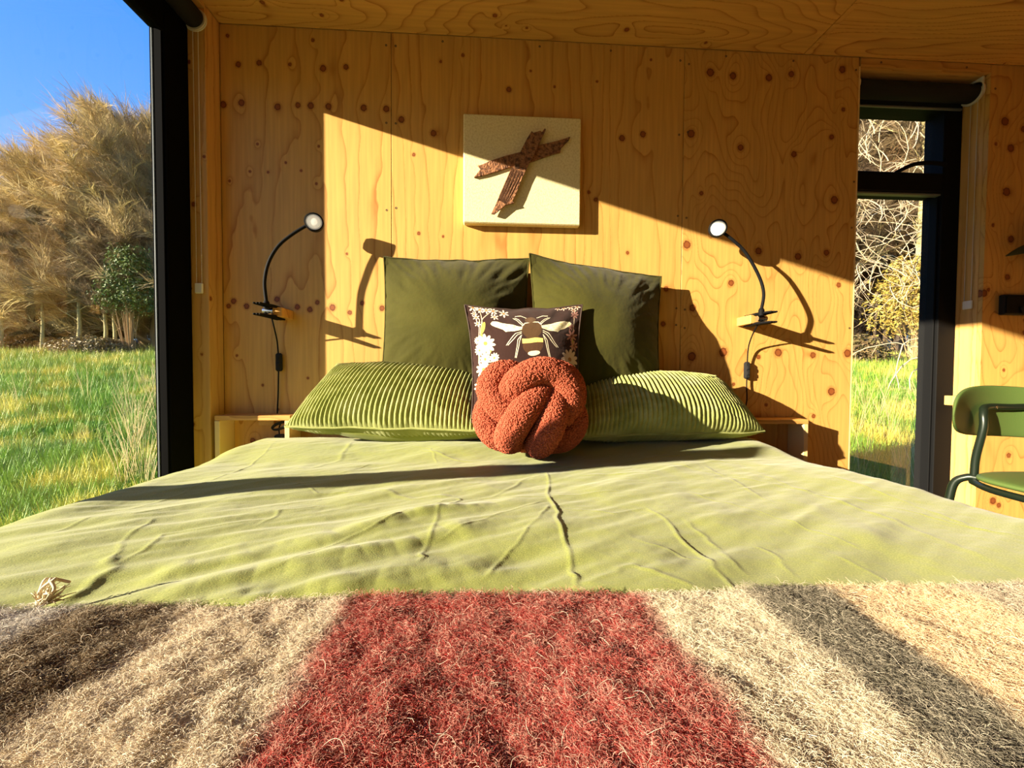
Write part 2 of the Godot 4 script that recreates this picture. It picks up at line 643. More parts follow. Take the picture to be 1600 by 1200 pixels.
func pane(called: String, lo: Vector3, hi: Vector3, parent: Node) -> void:
	var mb := MB.new()
	if hi.x - lo.x < 0.001:
		face(mb, [Vector3(lo.x, lo.y, lo.z), Vector3(lo.x, lo.y, hi.z), Vector3(lo.x, hi.y, hi.z), Vector3(lo.x, hi.y, lo.z)], Vector3.RIGHT, [Vector2(), Vector2(1, 0), Vector2(1, 1), Vector2(0, 1)])
	else:
		face(mb, [Vector3(lo.x, lo.y, lo.z), Vector3(hi.x, lo.y, lo.z), Vector3(hi.x, hi.y, lo.z), Vector3(lo.x, hi.y, lo.z)], Vector3.BACK, [Vector2(), Vector2(1, 0), Vector2(1, 1), Vector2(0, 1)])
	put(mb, called, M.glass, parent)


func chain(pa: Vector3, pb: Vector3, gap: Vector3, parent: Node) -> void:   # a loop of beads from the roller down to its tensioner
	var mb := MB.new()
	for side in 2:
		var a := pa + gap * side
		var b := pb + gap * side
		var n := int(a.distance_to(b) / 0.0062)
		for i in n:
			var c := a.lerp(b, (i + 0.5) / n)
			lathe(mb, c - Vector3(0, 0.0019, 0), Vector3.UP, [[0.0, 0.0], [0.0018, 0.0008], [0.0018, 0.003], [0.0, 0.0038]], 5)
		tube(mb, [a, b], [0.0005, 0.0005], 4, false)
	put(mb, "bead_chain", M.plastic_white, parent)
	one_box("chain_tensioner", pb + Vector3(-0.005, -0.035, -0.004), pb + gap + Vector3(0.005, 0.004, 0.006), M.plastic_white, parent, 0.003)


func left_window() -> void:
	var w := tag(base("window_1"), "floor-to-ceiling black-framed window on the left side", "", "", "structure")
	var x0 := -1.192
	var x1 := -1.14
	one_box("jamb_board", Vector3(x1 - 0.02, 0.10, 0.0795), Vector3(LEFT, 2.14, 0.0815), M.pine, w, 0.0005, 1, Vector2(0.02, 0.05))
	var post := MB.new()
	box(post, Vector3(x0, 0.10, 0.082), Vector3(x1, 2.14, 0.192), 0.003)
	put(post, "frame_post", M.frame, w)
	one_box("glazing_bead", Vector3(GLASS_X + 0.003, 0.15, 0.1925), Vector3(-1.146, 1.965, 0.197), M.frame, w, 0.002)
	one_box("spacer_bar", Vector3(GLASS_X - 0.007, 0.15, 0.1925), Vector3(GLASS_X - 0.003, 1.965, 0.197), M.rubber, w, 0.001)
	one_box("frame_head", Vector3(x0, 1.968, 0.1925), Vector3(x1, 2.14, 3.6), M.frame, w, 0.003)
	one_box("frame_sill", Vector3(x0, 0.10, 0.1925), Vector3(x1, 0.15, 3.6), M.frame, w, 0.003)
	for z in [2.35]:
		one_box("mullion", Vector3(x0 + 0.02, 0.15, z), Vector3(x1 - 0.002, 1.968, z + 0.085), M.frame, w, 0.003)
	var zs := [[0.1925, 2.35], [2.435, 3.6]]
	for q in zs:
		pane("glass_pane", Vector3(GLASS_X, 0.15, q[0]), Vector3(GLASS_X, 1.968, q[1]), w)
	# its roller blind, wound up under the head board
	var b := tag(base("roller_blind"), "black roller blind wound up above the large left window", "blind")
	var ax := Vector3(-1.112, 2.092, 0.0)
	var t := MB.new()
	lathe(t, ax + Vector3(0, 0, 0.094), Vector3.BACK, [[0.0, 0.0], [0.036, 0.0], [0.036, 3.4], [0.0, 3.4]], 28)
	put(t, "blind_roll", M.matt_black, b)
	var br := MB.new()
	lathe(br, ax + Vector3(0, 0, 0.083), Vector3.BACK, [[0.0, 0.0], [0.043, 0.0], [0.043, 0.004], [0.040, 0.004], [0.040, 0.0075], [0.0, 0.0075]], 28)
	put(br, "end_bracket", M.plastic_white, b)
	one_box("blind_fabric", Vector3(-1.1495, 1.985, 0.10), Vector3(-1.1475, 2.09, 3.49), M.matt_black, b, 0.0005)
	one_box("bottom_bar", Vector3(-1.1555, 1.957, 0.10), Vector3(-1.1415, 1.984, 3.49), M.frame, b, 0.003)
	var ch := Vector3(-1.118, 2.05, 0.089)
	chain(ch, Vector3(-1.118, 1.105, 0.089), Vector3(0.019, 0, 0), b)


func right_window() -> void:
	var w := tag(base("window_2"), "tall narrow black-framed window right of the bed", "", "", "structure")
	var z0 := -0.185
	var z1 := -0.098
	var xl := 1.6085
	var xr := 2.2145
	one_box("jamb_board", Vector3(2.2155, 0.06, -0.20), Vector3(2.2345, 2.118, -0.0185), M.pine, w, 0.0015, 1, Vector2(0.0, 0.0))
	one_box("jamb_board", Vector3(1.6005, 0.06, -0.20), Vector3(1.6075, 2.118, -0.0185), M.pine, w, 0.0015, 1, Vector2(0.15, 0.2))
	one_box("head_board", Vector3(xl, 2.119, -0.20), Vector3(xr, 2.1295, -0.0185), M.pine, w, 0.001, 0)
	one_box("frame_post", Vector3(2.125, 0.06, z0), Vector3(xr, 2.118, z1), M.black, w, 0.003)
	one_box("frame_post", Vector3(xl, 0.06, z0), Vector3(1.66, 2.118, z1), M.black, w, 0.003)
	one_box("frame_head", Vector3(1.6605, 2.015, z0), Vector3(2.1245, 2.118, z1), M.black, w, 0.003)
	one_box("frame_sill", Vector3(1.6605, 0.06, z0), Vector3(2.1245, 0.14, z1), M.black, w, 0.003)
	one_box("crossbar", Vector3(1.6605, 1.632, z0), Vector3(2.1245, 1.722, z1 + 0.004), M.black, w, 0.004)
	one_box("glazing_bead", Vector3(1.661, 1.622, z1 - 0.03), Vector3(2.1235, 1.6315, z1 - 0.004), M.rubber, w, 0.002)
	one_box("glazing_bead", Vector3(2.115, 0.14, z1 - 0.05), Vector3(2.1245, 1.62, z1 - 0.012), M.black, w, 0.002)
	pane("glass_pane", Vector3(1.6605, 0.14, -0.15), Vector3(2.1245, 1.632, -0.15), w)
	pane("glass_pane", Vector3(1.6605, 1.722, -0.15), Vector3(2.1245, 2.015, -0.15), w)
	var h := MB.new()
	tube(h, curve([Vector3(1.90, 1.724, z1 - 0.01), Vector3(1.96, 1.752, z1 + 0.012), Vector3(2.04, 1.762, z1 + 0.014), Vector3(2.118, 1.760, z1 + 0.010)], 6), same(0.009, 19), 10)
	put(h, "stay_handle", M.black, w.get_node("crossbar"))
	var b := tag(base("roller_blind"), "black roller blind wound up over the narrow right window", "blind")
	var ax := Vector3(0, 2.062, -0.056)
	var t := MB.new()
	lathe(t, ax + Vector3(1.621, 0, 0), Vector3.RIGHT, [[0.0, 0.0], [0.037, 0.0], [0.037, 0.578], [0.0, 0.578]], 28)
	put(t, "blind_roll", M.matt_black, b)
	for x in [1.611, 2.2005]:
		var br := MB.new()
		lathe(br, ax + Vector3(x, 0, 0), Vector3.RIGHT, [[0.0, 0.0], [0.046, 0.0], [0.046, 0.009], [0.0, 0.009]], 28)
		box(br, Vector3(x, 2.07, -0.09), Vector3(x + 0.009, 2.117, -0.015), 0.002)
		put(br, "end_bracket", M.plastic_white, b)
	one_box("blind_fabric", Vector3(1.625, 2.022, -0.0955), Vector3(2.198, 2.065, -0.0935), M.matt_black, b, 0.0005)
	one_box("bottom_bar", Vector3(1.625, 2.010, -0.0965), Vector3(2.198, 2.0215, -0.0865), M.rubber, b, 0.003)
	chain(Vector3(2.209, 2.02, -0.064), Vector3(2.209, 1.115, -0.064), Vector3(0, 0, 0.026), b)


# ---------------------------------------------------------------- outdoors
func land(x: float, z: float) -> float:
	var s := maxf(0.0, -z - 1.2)
	return -0.36 + 0.134 * s - 0.0006 * s * s + (0.07 * nz.get_noise_2d(x * 0.35, z * 0.35) + 0.025 * nz.get_noise_2d(x * 1.7, z * 1.7)) * minf(1.0, 0.3 + s * 0.3)


func sprig(mb: MB, n: int, length: float, r: float, spread: float, sd: int) -> void:   # a spray of thin twigs pointing along +y
	var q := RandomNumberGenerator.new()
	q.seed = sd
	for i in n:
		var f := q.randf()
		var p := Vector3(0, f * length * 0.5, 0) + Vector3(q.randf_range(-1, 1), 0, q.randf_range(-1, 1)) * 0.05 * length
		var d := Vector3(q.randf_range(-1, 1) * spread, 1, q.randf_range(-1, 1) * spread).normalized()
		var l := length * q.randf_range(0.35, 0.75)
		var e := p + d * l + Vector3(q.randf_range(-1, 1), q.randf_range(-0.2, 0.6), q.randf_range(-1, 1)) * l * 0.14
		var mid := p.lerp(e, 0.5) + Vector3(q.randf_range(-1, 1), q.randf_range(-1, 1), q.randf_range(-1, 1)) * l * 0.07
		tube(mb, [p, mid, e], [r, r * 0.75, r * 0.25], 3, false)


func limb(mb: MB, from: Vector3, dir: Vector3, length: float, r: float, depth: int, tips: Array, pull: Vector3, kids: int, sides: int) -> void:
	var pts := [from]
	var rr := [r]
	var d := dir
	for i in 5:
		d = (d + pull * 0.16 + Vector3(rng.randf_range(-1, 1), rng.randf_range(-1, 1), rng.randf_range(-1, 1)) * 0.16).normalized()
		pts.append(pts[-1] + d * length / 5.0)
		rr.append(r * (1.0 - 0.15 * (i + 1)))
	tube(mb, pts, rr, sides, false)
	if depth <= 0:
		for i in range(1, 6):
			tips.append([pts[i], ((pts[i] - pts[i - 1]) as Vector3).normalized()])
		return
	for k in kids:
		var f := rng.randf_range(0.25, 1.0) * 5.0
		var i := mini(int(f), 4)
		var p: Vector3 = (pts[i] as Vector3).lerp(pts[i + 1], f - i)
		var side := Vector3(rng.randf_range(-1, 1), rng.randf_range(-0.5, 1), rng.randf_range(-1, 1)).normalized()
		limb(mb, p, (d + side * 0.9).normalized(), length * rng.randf_range(0.38, 0.62), r * 0.45, depth - 1, tips, pull, kids, 4)


func make_tree(called: String, height: float, r: float, limbs: int, low: float, pull: Vector3, tint: Color, bark: Material, twig_m: Material, spray: Mesh, crooked: float) -> Node3D:
	var o := base(called)
	var tr := MB.new()
	var pts := []
	var rr := []
	var p := Vector3(0, -0.5, 0)
	for i in 9:
		pts.append(p)
		rr.append(r * (1.25 if i == 0 else 1.0) * (1.0 - 0.1 * i))
		p += Vector3(rng.randf_range(-1, 1) * crooked, 1, rng.randf_range(-1, 1) * crooked) * height / 8.0
	pts = curve(pts, 3)
	var r2 := []
	for i in pts.size():
		r2.append(lerpf(r * 1.15, r * 0.15, float(i) / pts.size()))
	tube(tr, pts, r2, 9, false)
	put(tr, "trunk", bark, o)
	var lb := MB.new()
	var tips := []
	for i in limbs:
		var f := lerpf(low, 0.97, float(i) / limbs)
		var q: Vector3 = pts[int(f * (pts.size() - 1))]
		var a := rng.randf() * TAU
		var d := (Vector3(cos(a), rng.randf_range(0.15, 0.8), sin(a)) + pull).normalized()
		limb(lb, q, d, height * lerpf(0.34, 0.14, f), r * lerpf(0.34, 0.14, f), 1, tips, pull, 7, 5)
	put(lb, "branches", bark, o)
	var xf := []
	var cc := []
	for t in tips:
		var y: Vector3 = (t[1] + pull * 0.35 + Vector3(rng.randf_range(-1, 1), rng.randf_range(-1, 1), rng.randf_range(-1, 1)) * 0.8).normalized()
		var fr := frame_of(y)
		xf.append(Transform3D(Basis(fr[0], y, (fr[0] as Vector3).cross(y)) * Basis().scaled(Vector3.ONE * rng.randf_range(0.6, 1.25)), t[0]))
		var s := rng.randf_range(0.4, 1.3)
		cc.append(Color(tint.r * s, tint.g * s * rng.randf_range(0.94, 1.04), tint.b * s * rng.randf_range(0.8, 1.1)))
	scatter(spray, xf, cc, "twigs", twig_m, o)
	return o


func again(o: Node3D, at: Vector3, turn: float, sc: float) -> Node3D:
	var c := o.duplicate()
	var stem := str(o.name)
	if stem.length() > 4 and stem.substr(stem.length() - 4).begins_with("_"): stem = stem.substr(0, stem.length() - 4)
	c.name = numbered(stem)
	add_child(c, true)
	c.position = at
	c.rotation.y = turn
	c.scale = Vector3.ONE * sc
	return c


func outdoors() -> void:
	# rising meadow
	var g := MB.new()
	var P := PackedVector3Array()
	var U := PackedVector2Array()
	var C := PackedColorArray()
	var nu := 150
	var nv := 120
	for j in nv:
		var z := 8.0 - 68.0 * pow(float(j) / (nv - 1), 1.35)
		for i in nu:
			var x := -62.0 + 124.0 * i / (nu - 1)
			P.append(Vector3(x, land(x, z), z))
			U.append(Vector2(x, z))
			var q := 0.5 + 0.5 * nz.get_noise_2d(x * 0.5 + 9, z * 0.5)
			C.append(lin(84, 104, 32).lerp(lin(128, 124, 50), q) if z > -17.5 else lin(72, 56, 34))
	grid(g, P, U, nu, nv, false, false, C)
	var gm := mat(Color.WHITE, 0.95)
	gm.vertex_color_use_as_albedo = true
	tag(put(g, "ground", gm), "grassy meadow rising to the wood outside", "", "", "structure")

	# a timber prop leaning outside the left window: it throws the band of shade across the bed
	var prop := MB.new()
	box(prop, Vector3(-0.03, -1.02, -0.045), Vector3(0.03, 1.02, 0.045), 0.004, 1)
	var pr0 := base("timber_prop", Vector3(-1.6, 0.38, 0.806))
	var pm := put(prop, "pole", M.pine, pr0)
	pm.rotation.x = atan(0.689)
	tag(pr0, "slim timber prop leaning in the grass close outside the left window", "pole")

	# grass tufts
	var gb := MB.new()
	var q0 := RandomNumberGenerator.new()
	q0.seed = 4
	for i in 13:
		var a := q0.randf() * TAU
		var foot := Vector3(cos(a), 0, sin(a)) * q0.randf() * 0.05
		var out := Vector3(cos(a + q0.randf_range(-1, 1)), 0, sin(a + q0.randf_range(-1, 1)))
		var hh := q0.randf_range(0.09, 0.21)
		var wd := Vector3(-out.z, 0, out.x) * q0.randf_range(0.003, 0.0055)
		var lean := q0.randf_range(0.02, 0.12)
		var pr := PackedVector3Array()
		var pu := PackedVector2Array()
		for s in 4:
			var f := s / 3.0
			var c := foot + Vector3(0, hh * f - lean * f * f * 0.4 - 0.01, 0) + out * lean * f * f
			pr.append(c - wd * (1.0 - f * 0.93))
			pr.append(c + wd * (1.0 - f * 0.93))
			pu.append(Vector2(0, f))
			pu.append(Vector2(1, f))
		grid(gb, pr, pu, 2, 4)
	var tuft := to_mesh(gb)
	var grass_m := mat(Color.WHITE, 0.6)
	grass_m.vertex_color_use_as_albedo = true
	grass_m.backlight_enabled = true
	grass_m.backlight = Color(0.5, 0.5, 0.5)
	for side in 2:
		var xf := []
		var cc := []
		var n := 44000 if side == 0 else 26000
		for i in n:
			var s := 2.6 * pow(19.5 / 2.6, pow(rng.randf(), 0.8))
			var lo := -1.42 if side == 0 else 0.72
			var hi := -0.58 if side == 0 else 1.48
			if i % 5 < 2:   # thinner out to both sides
				lo = -2.6 if side == 0 else -0.2
				hi = -0.2 if side == 0 else 2.4
			var x := s * rng.randf_range(lo, hi)
			var z := 1.65 - s
			if z > -0.35 and x > -1.6: continue
			var y := land(x, z)
			var sc := clampf(0.75 + 0.07 * s, 0.7, 2.0) * rng.randf_range(0.7, 1.3)
			var straw := nz.get_noise_2d(x * 0.55 + 31, z * 0.55 + 3) + 0.5 * nz.get_noise_2d(x * 1.9, z * 1.9 + 50)
			var c := lin(128, 164, 36).lerp(lin(78, 132, 40), rng.randf())
			if straw > 0.12: c = c.lerp(lin(206, 192, 78), clampf((straw - 0.12) * 4.0, 0, 0.9))
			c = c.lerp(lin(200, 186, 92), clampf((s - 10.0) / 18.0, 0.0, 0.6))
			var k := rng.randf_range(0.75, 1.25)
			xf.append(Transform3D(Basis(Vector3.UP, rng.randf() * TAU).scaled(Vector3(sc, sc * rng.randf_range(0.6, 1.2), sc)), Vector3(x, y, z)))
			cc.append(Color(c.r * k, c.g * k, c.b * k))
		tag(scatter(tuft, xf, cc, "grass", grass_m), ["green and straw-yellow meadow grass outside the large left window", "green and straw grass outside the narrow right window"][side], "grass")
	# tall dry stalks, thickest beside the frame of the left window and in the right window
	var sb := MB.new()
	for i in 6:
		var a := q0.randf() * TAU
		var e := Vector3(cos(a) * 0.22, q0.randf_range(0.5, 0.9), sin(a) * 0.22)
		tube(sb, [Vector3(cos(a), 0, sin(a)) * 0.02, e * 0.5 + Vector3(0, 0.06, 0), e, e + Vector3(cos(a) * 0.1, -0.04, sin(a) * 0.1)], [0.0022, 0.002, 0.0014, 0.0006], 3, false)
	var stalk := to_mesh(sb)
	for side in 2:
		var xf := []
		var cc := []
		for i in (70 if side == 0 else 60):
			var s := rng.randf_range(3.2, 9.0)
			var x := s * (rng.randf_range(-0.90, -0.76) if side == 0 else rng.randf_range(0.95, 1.35))
			if side == 0 and rng.randf() < 0.1: x = s * rng.randf_range(-1.3, -0.8)
			var z := 1.65 - s
			xf.append(Transform3D(Basis(Vector3.UP, rng.randf() * TAU).scaled(Vector3.ONE * rng.randf_range(0.45, 0.9)), Vector3(x, land(x, z), z)))
			cc.append(lin(206, 186, 128))
		tag(scatter(stalk, xf, cc, "dry_grass", grass_m), ["tall pale dry stalks beside the left window post", "tall pale dry stalks standing outside the right window"][side], "grass")

	# the wood
	var bark := mat(srgb(160, 130, 88), 0.9)
	var bark_pale := mat(Color.WHITE, 0.9)
	bark_pale.albedo_texture = noise_tex(0.02, [srgb(96, 84, 52), srgb(160, 146, 96), srgb(186, 172, 120), srgb(120, 112, 62)], 256, 9)
	tri(bark_pale, 0.9)
	var bark_dark := mat(srgb(66, 54, 42), 0.95)
	var twig_m := mat(Color.WHITE, 0.85)
	twig_m.vertex_color_use_as_albedo = true
	var sp := MB.new()
	sprig(sp, 30, 1.15, 0.0075, 1.1, 77)
	var spray := to_mesh(sp)
	var wind := Vector3(-0.62, 0.34, 0.18)
	var tint := lin(200, 178, 126)
	var kinds := []
	for i in 3:
		kinds.append(make_tree("field_edge_tree", 11.0, 0.16, 30, 0.06, wind, tint, bark, twig_m, spray, 0.10))
	var spots := [[-15.6, -17.6, 1.0], [-17.4, -19.0, 0.98], [-18.6, -17.2, 0.80], [-20.4, -19.2, 0.82], [-21.4, -17.8, 0.66], [-23.4, -19.4, 0.68], [-24.4, -18.0, 0.55], [-26.8, -19.6, 0.56], [-28.0, -18.2, 0.46], [-14.6, -19.8, 1.08], [-13.0, -18.0, 1.0], [-30.4, -19.4, 0.44], [-14.2, -22.6, 1.2], [-18.4, -22.4, 0.98], [-22.4, -22.8, 0.74], [-10.6, -19.0, 1.05], [-8.0, -18.2, 1.0], [-33.5, -18.6, 0.5], [-36.5, -19.4, 0.55], [-40.0, -18.4, 0.5]]
	for i in spots.size():
		var q: Array = spots[i]
		var o: Node3D = kinds[i % 3]
		var at := Vector3(q[0], land(q[0], q[1]), q[1])
		if i < 3:
			o.position = at
			o.scale = Vector3.ONE * q[2]
			o.rotation.y = rng.randf_range(-0.3, 0.3)
		else:
			o = again(o, at, rng.randf_range(-0.35, 0.35), q[2] * rng.randf_range(0.95, 1.05))
		tag(o, "bare brown wind-swept tree at the wood's edge outside the left window", "tree", "bare trees along the field outside the left window")
	# trunks outside the right window
	var pale := make_tree("woodland_tree", 15.0, 0.22, 16, 0.3, Vector3(0, 0.2, 0.1), lin(120, 100, 68), bark_pale, twig_m, spray, 0.05)
	var dark := make_tree("young_tree", 12.0, 0.085, 12, 0.25, Vector3(0, 0.2, 0.05), lin(110, 84, 54), bark_dark, twig_m, spray, 0.03)
	var pales := [[19.6, -15.4, 1.0, "thick pale trunk forking in two, seen in the right window"], [20.9, -16.2, 0.86, "pale trunk just right of the thick forked trunk"], [22.9, -16.0, 1.2, "stout mossy trunk at the right edge of the narrow window"], [16.3, -17.0, 0.8, "pale trunk nearest the left edge of the narrow window"]]
	for i in pales.size():
		var q: Array = pales[i]
		var o := pale
		if i == 0:
			o.position = Vector3(q[0], land(q[0], q[1]), q[1])
		else:
			o = again(pale, Vector3(q[0], land(q[0], q[1]), q[1]), 1.3 * i, q[2])
		tag(o, q[3], "tree")
	for i in 30:
		var s := rng.randf_range(20.0, 33.0)
		var x := s * rng.randf_range(0.86, 1.36)
		var z := 1.65 - s
		var o := dark
		if i == 0:
			o.position = Vector3(x, land(x, z), z)
		else:
			o = again(dark, Vector3(x, land(x, z), z), rng.randf() * TAU, rng.randf_range(0.85, 1.4))
		tag(o, "thin dark trunk standing deep in the wood outside the right window", "tree", "thin dark trunks in the wood")
	for i in 7:
		var x: float = [-16.6, -17.0, -18.1, -19.6, -15.9, -21.2, -23.0][i]
		var o := again(pale, Vector3(x * 0.945, land(x * 0.945, -15.6), -15.6), 0.7 * i, 0.30 + 0.03 * (i % 3))
		o.name = numbered("young_tree")
		tag(o, "slim pale-stemmed tree in front of the bare trees outside the left window", "tree", "slim pale trees along the field")
	# the depth of the wood: brushwood nobody could count
	var xf := []
	var cc := []
	for i in 15000:
		var left := i % 2 == 0
		var s := rng.randf_range(22.0, 36.0) if left else rng.randf_range(25.0, 38.0)
		var x := s * (rng.randf_range(-1.35, -0.62) if left else rng.randf_range(0.8, 1.42))
		var z := 1.65 - s
		var top := 0.77 + s * (lerpf(0.22, 0.48, clampf((x / s + 1.25) / 0.5, 0, 1)) if left else 0.95)
		var y := lerpf(land(x, z), top, rng.randf())
		var b := Basis(Vector3.UP, rng.randf() * TAU) * Basis(Vector3.BACK, rng.randf_range(-0.6, 1.2))
		xf.append(Transform3D(b.scaled(Vector3.ONE * rng.randf_range(0.9, 1.8)), Vector3(x, y, z)))
		var k := rng.randf_range(0.7, 1.2)
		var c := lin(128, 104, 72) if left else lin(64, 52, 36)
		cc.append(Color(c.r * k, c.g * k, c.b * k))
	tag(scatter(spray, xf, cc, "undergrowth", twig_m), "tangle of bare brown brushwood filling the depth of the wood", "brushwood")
	# tangled sunlit branches close outside the right window
	var th := base("tangled_shrub", Vector3(8.2, land(8.2, -6.6), -6.6))
	tag(th, "bare shrub with a tangle of pale crooked branches outside the right window", "shrub")
	var tb := MB.new()
	for i in 84:
		var start := Vector3(rng.randf_range(-0.6, 1.6), rng.randf_range(2.3, 5.8), rng.randf_range(-0.7, 0.7))
		if i < 8: start = Vector3(rng.randf_range(2.4, 3.0), -0.2, rng.randf_range(-0.4, 0.4))
		var pts := [start]
		var d := Vector3(rng.randf_range(-1, 1) if i >= 8 else -0.25, rng.randf_range(-0.4, 1.0) if i >= 8 else 2.2, rng.randf_range(-0.4, 0.4)).normalized()
		var turn := rng.randf_range(-1, 1) * 0.42
		var nseg := 16 if i >= 8 else 24
		for k in nseg:
			d = d.rotated(Vector3.BACK, turn * rng.randf_range(0.2, 1.2) + rng.randf_range(-0.3, 0.3)).rotated(Vector3.UP, rng.randf_range(-0.3, 0.3))
			if pts[-1].y < 1.9 and i >= 8: d.y = absf(d.y)
			pts.append(pts[-1] + d * (0.13 if i >= 8 else 0.22))
		var rr := []
		for k in pts.size():
			rr.append(lerpf(0.011 if i >= 8 else 0.02, 0.003, float(k) / pts.size()))
		tube(tb, pts, rr, 5, false)
		for m in 7:
			var k := rng.randi_range(2, pts.size() - 2)
			var e := (pts[k + 1] - pts[k]) as Vector3
			var side := e.normalized().rotated(Vector3.BACK, rng.randf_range(-1.4, 1.4))
			var mid: Vector3 = pts[k] + side * rng.randf_range(0.15, 0.3)
			tube(tb, [pts[k], mid, mid + side.rotated(Vector3.BACK, rng.randf_range(-0.9, 0.9)) * rng.randf_range(0.12, 0.35)], [0.0055, 0.004, 0.0015], 4, false)
	put(tb, "branches", mat(srgb(190, 168, 134), 0.8), th)
	# leafy brambles at the foot of the wood
	var lf := MB.new()
	for i in 9:
		var a := q0.randf() * TAU
		var c := Vector3(q0.randf_range(-1, 1), q0.randf_range(-1, 1), q0.randf_range(-1, 1)) * 0.16
		var l := Vector3(cos(a), q0.randf_range(-0.6, 0.6), sin(a)).normalized() * 0.06
		var wv := l.cross(Vector3(q0.randf_range(-1, 1), 1, q0.randf_range(-1, 1))).normalized() * 0.025
		var nn := l.cross(wv).normalized() * 0.008
		grid(lf, PackedVector3Array([c - l, c - l + wv * 0.1, c - nn - wv * 0.0, c + wv + nn, c - wv + nn, c + wv * 0.1 - nn, c + l, c + l + wv * 0.05]), PackedVector2Array([Vector2(), Vector2(), Vector2(), Vector2(), Vector2(), Vector2(), Vector2(), Vector2()]), 2, 4)
	var leaves := to_mesh(lf)
	var bushes := [[18.6, -14.4, 2.3, 4.4, 460, [lin(176, 160, 66), lin(150, 120, 60)], "tall bramble with yellowing leaves below the pale trunks", "bramble"],
		[15.2, -13.9, 1.8, 0.8, 420, [lin(120, 96, 66), lin(96, 88, 40)], "low brown bramble at the foot of the wood, right window", "bramble"],
		[20.9, -14.2, 2.0, 5.2, 420, [lin(190, 168, 84), lin(160, 140, 60)], "tall yellow-leaved bush at the right edge of the narrow window", "bush"],
		[-14.5, -15.0, 1.2, 4.2, 620, [lin(96, 116, 44), lin(70, 96, 36)], "green leafy bush beside the bare trees, next to the left window post", "bush"],
		[-21.0, -16.2, 2.4, 1.0, 900, [lin(170, 120, 60), lin(120, 96, 60)], "russet bracken at the foot of the bare trees", "bracken"],
		[-15.8, -15.0, 1.9, 0.5, 900, [lin(150, 126, 84), lin(96, 92, 52)], "low dry bracken in front of the trees by the left window post", "bracken"]]
	for q in bushes:
		var o := base("leafy_bush", Vector3(q[0], land(q[0], q[1]), q[1]))
		tag(o, q[6], q[7])
		var bx := []
		var bc := []
		var stems := MB.new()
		for i in int(q[4]):
			var a := rng.randf() * TAU
			var hgt: float = rng.randf()
			var rad: float = q[2] * sqrt(rng.randf()) * (1.0 - 0.5 * hgt * hgt) * (0.55 + 0.9 * absf(nz.get_noise_2d(a * 1.3, hgt * 3.0 + float(q[0]))))
			var low: float = 1.9 if q[3] > 3.1 and q[0] < 0 else (1.5 if q[3] > 3.1 else 0.0)
			var p := Vector3(cos(a) * rad, low + hgt * (q[3] - low), sin(a) * rad * 0.7)
			bx.append(Transform3D(Basis(Vector3(rng.randf_range(-1, 1), 1, rng.randf_range(-1, 1)).normalized(), rng.randf() * TAU).scaled(Vector3.ONE * rng.randf_range(1.0, 2.0) * (1.5 if q[0] > 0 else 1.0)), p))
			var c: Color = (q[5][0] as Color).lerp(q[5][1], rng.randf())
			var k := rng.randf_range(0.7, 1.25)
			bc.append(Color(c.r * k, c.g * k, c.b * k))
			if i % 30 == 0:
				tube(stems, [Vector3(p.x * 0.2, -0.2, p.z * 0.2), p * 0.6, p], [0.02, 0.014, 0.006], 4, false)
		put(stems, "stems", bark, o)
		scatter(leaves, bx, bc, "leaves", grass_m, o)
	var lg := MB.new()
	tube(lg, [Vector3(-0.28, 0.03, 0), Vector3(0, 0.04, 0.02), Vector3(0.3, 0.02, 0.03)], [0.045, 0.05, 0.04], 10)
	var lo := base("fallen_log", Vector3(9.6, land(9.6, -6.9) + 0.04, -6.9))
	put(lg, "log", bark_pale, lo)
	tag(lo, "short pale log lying in the grass outside the right window", "log")


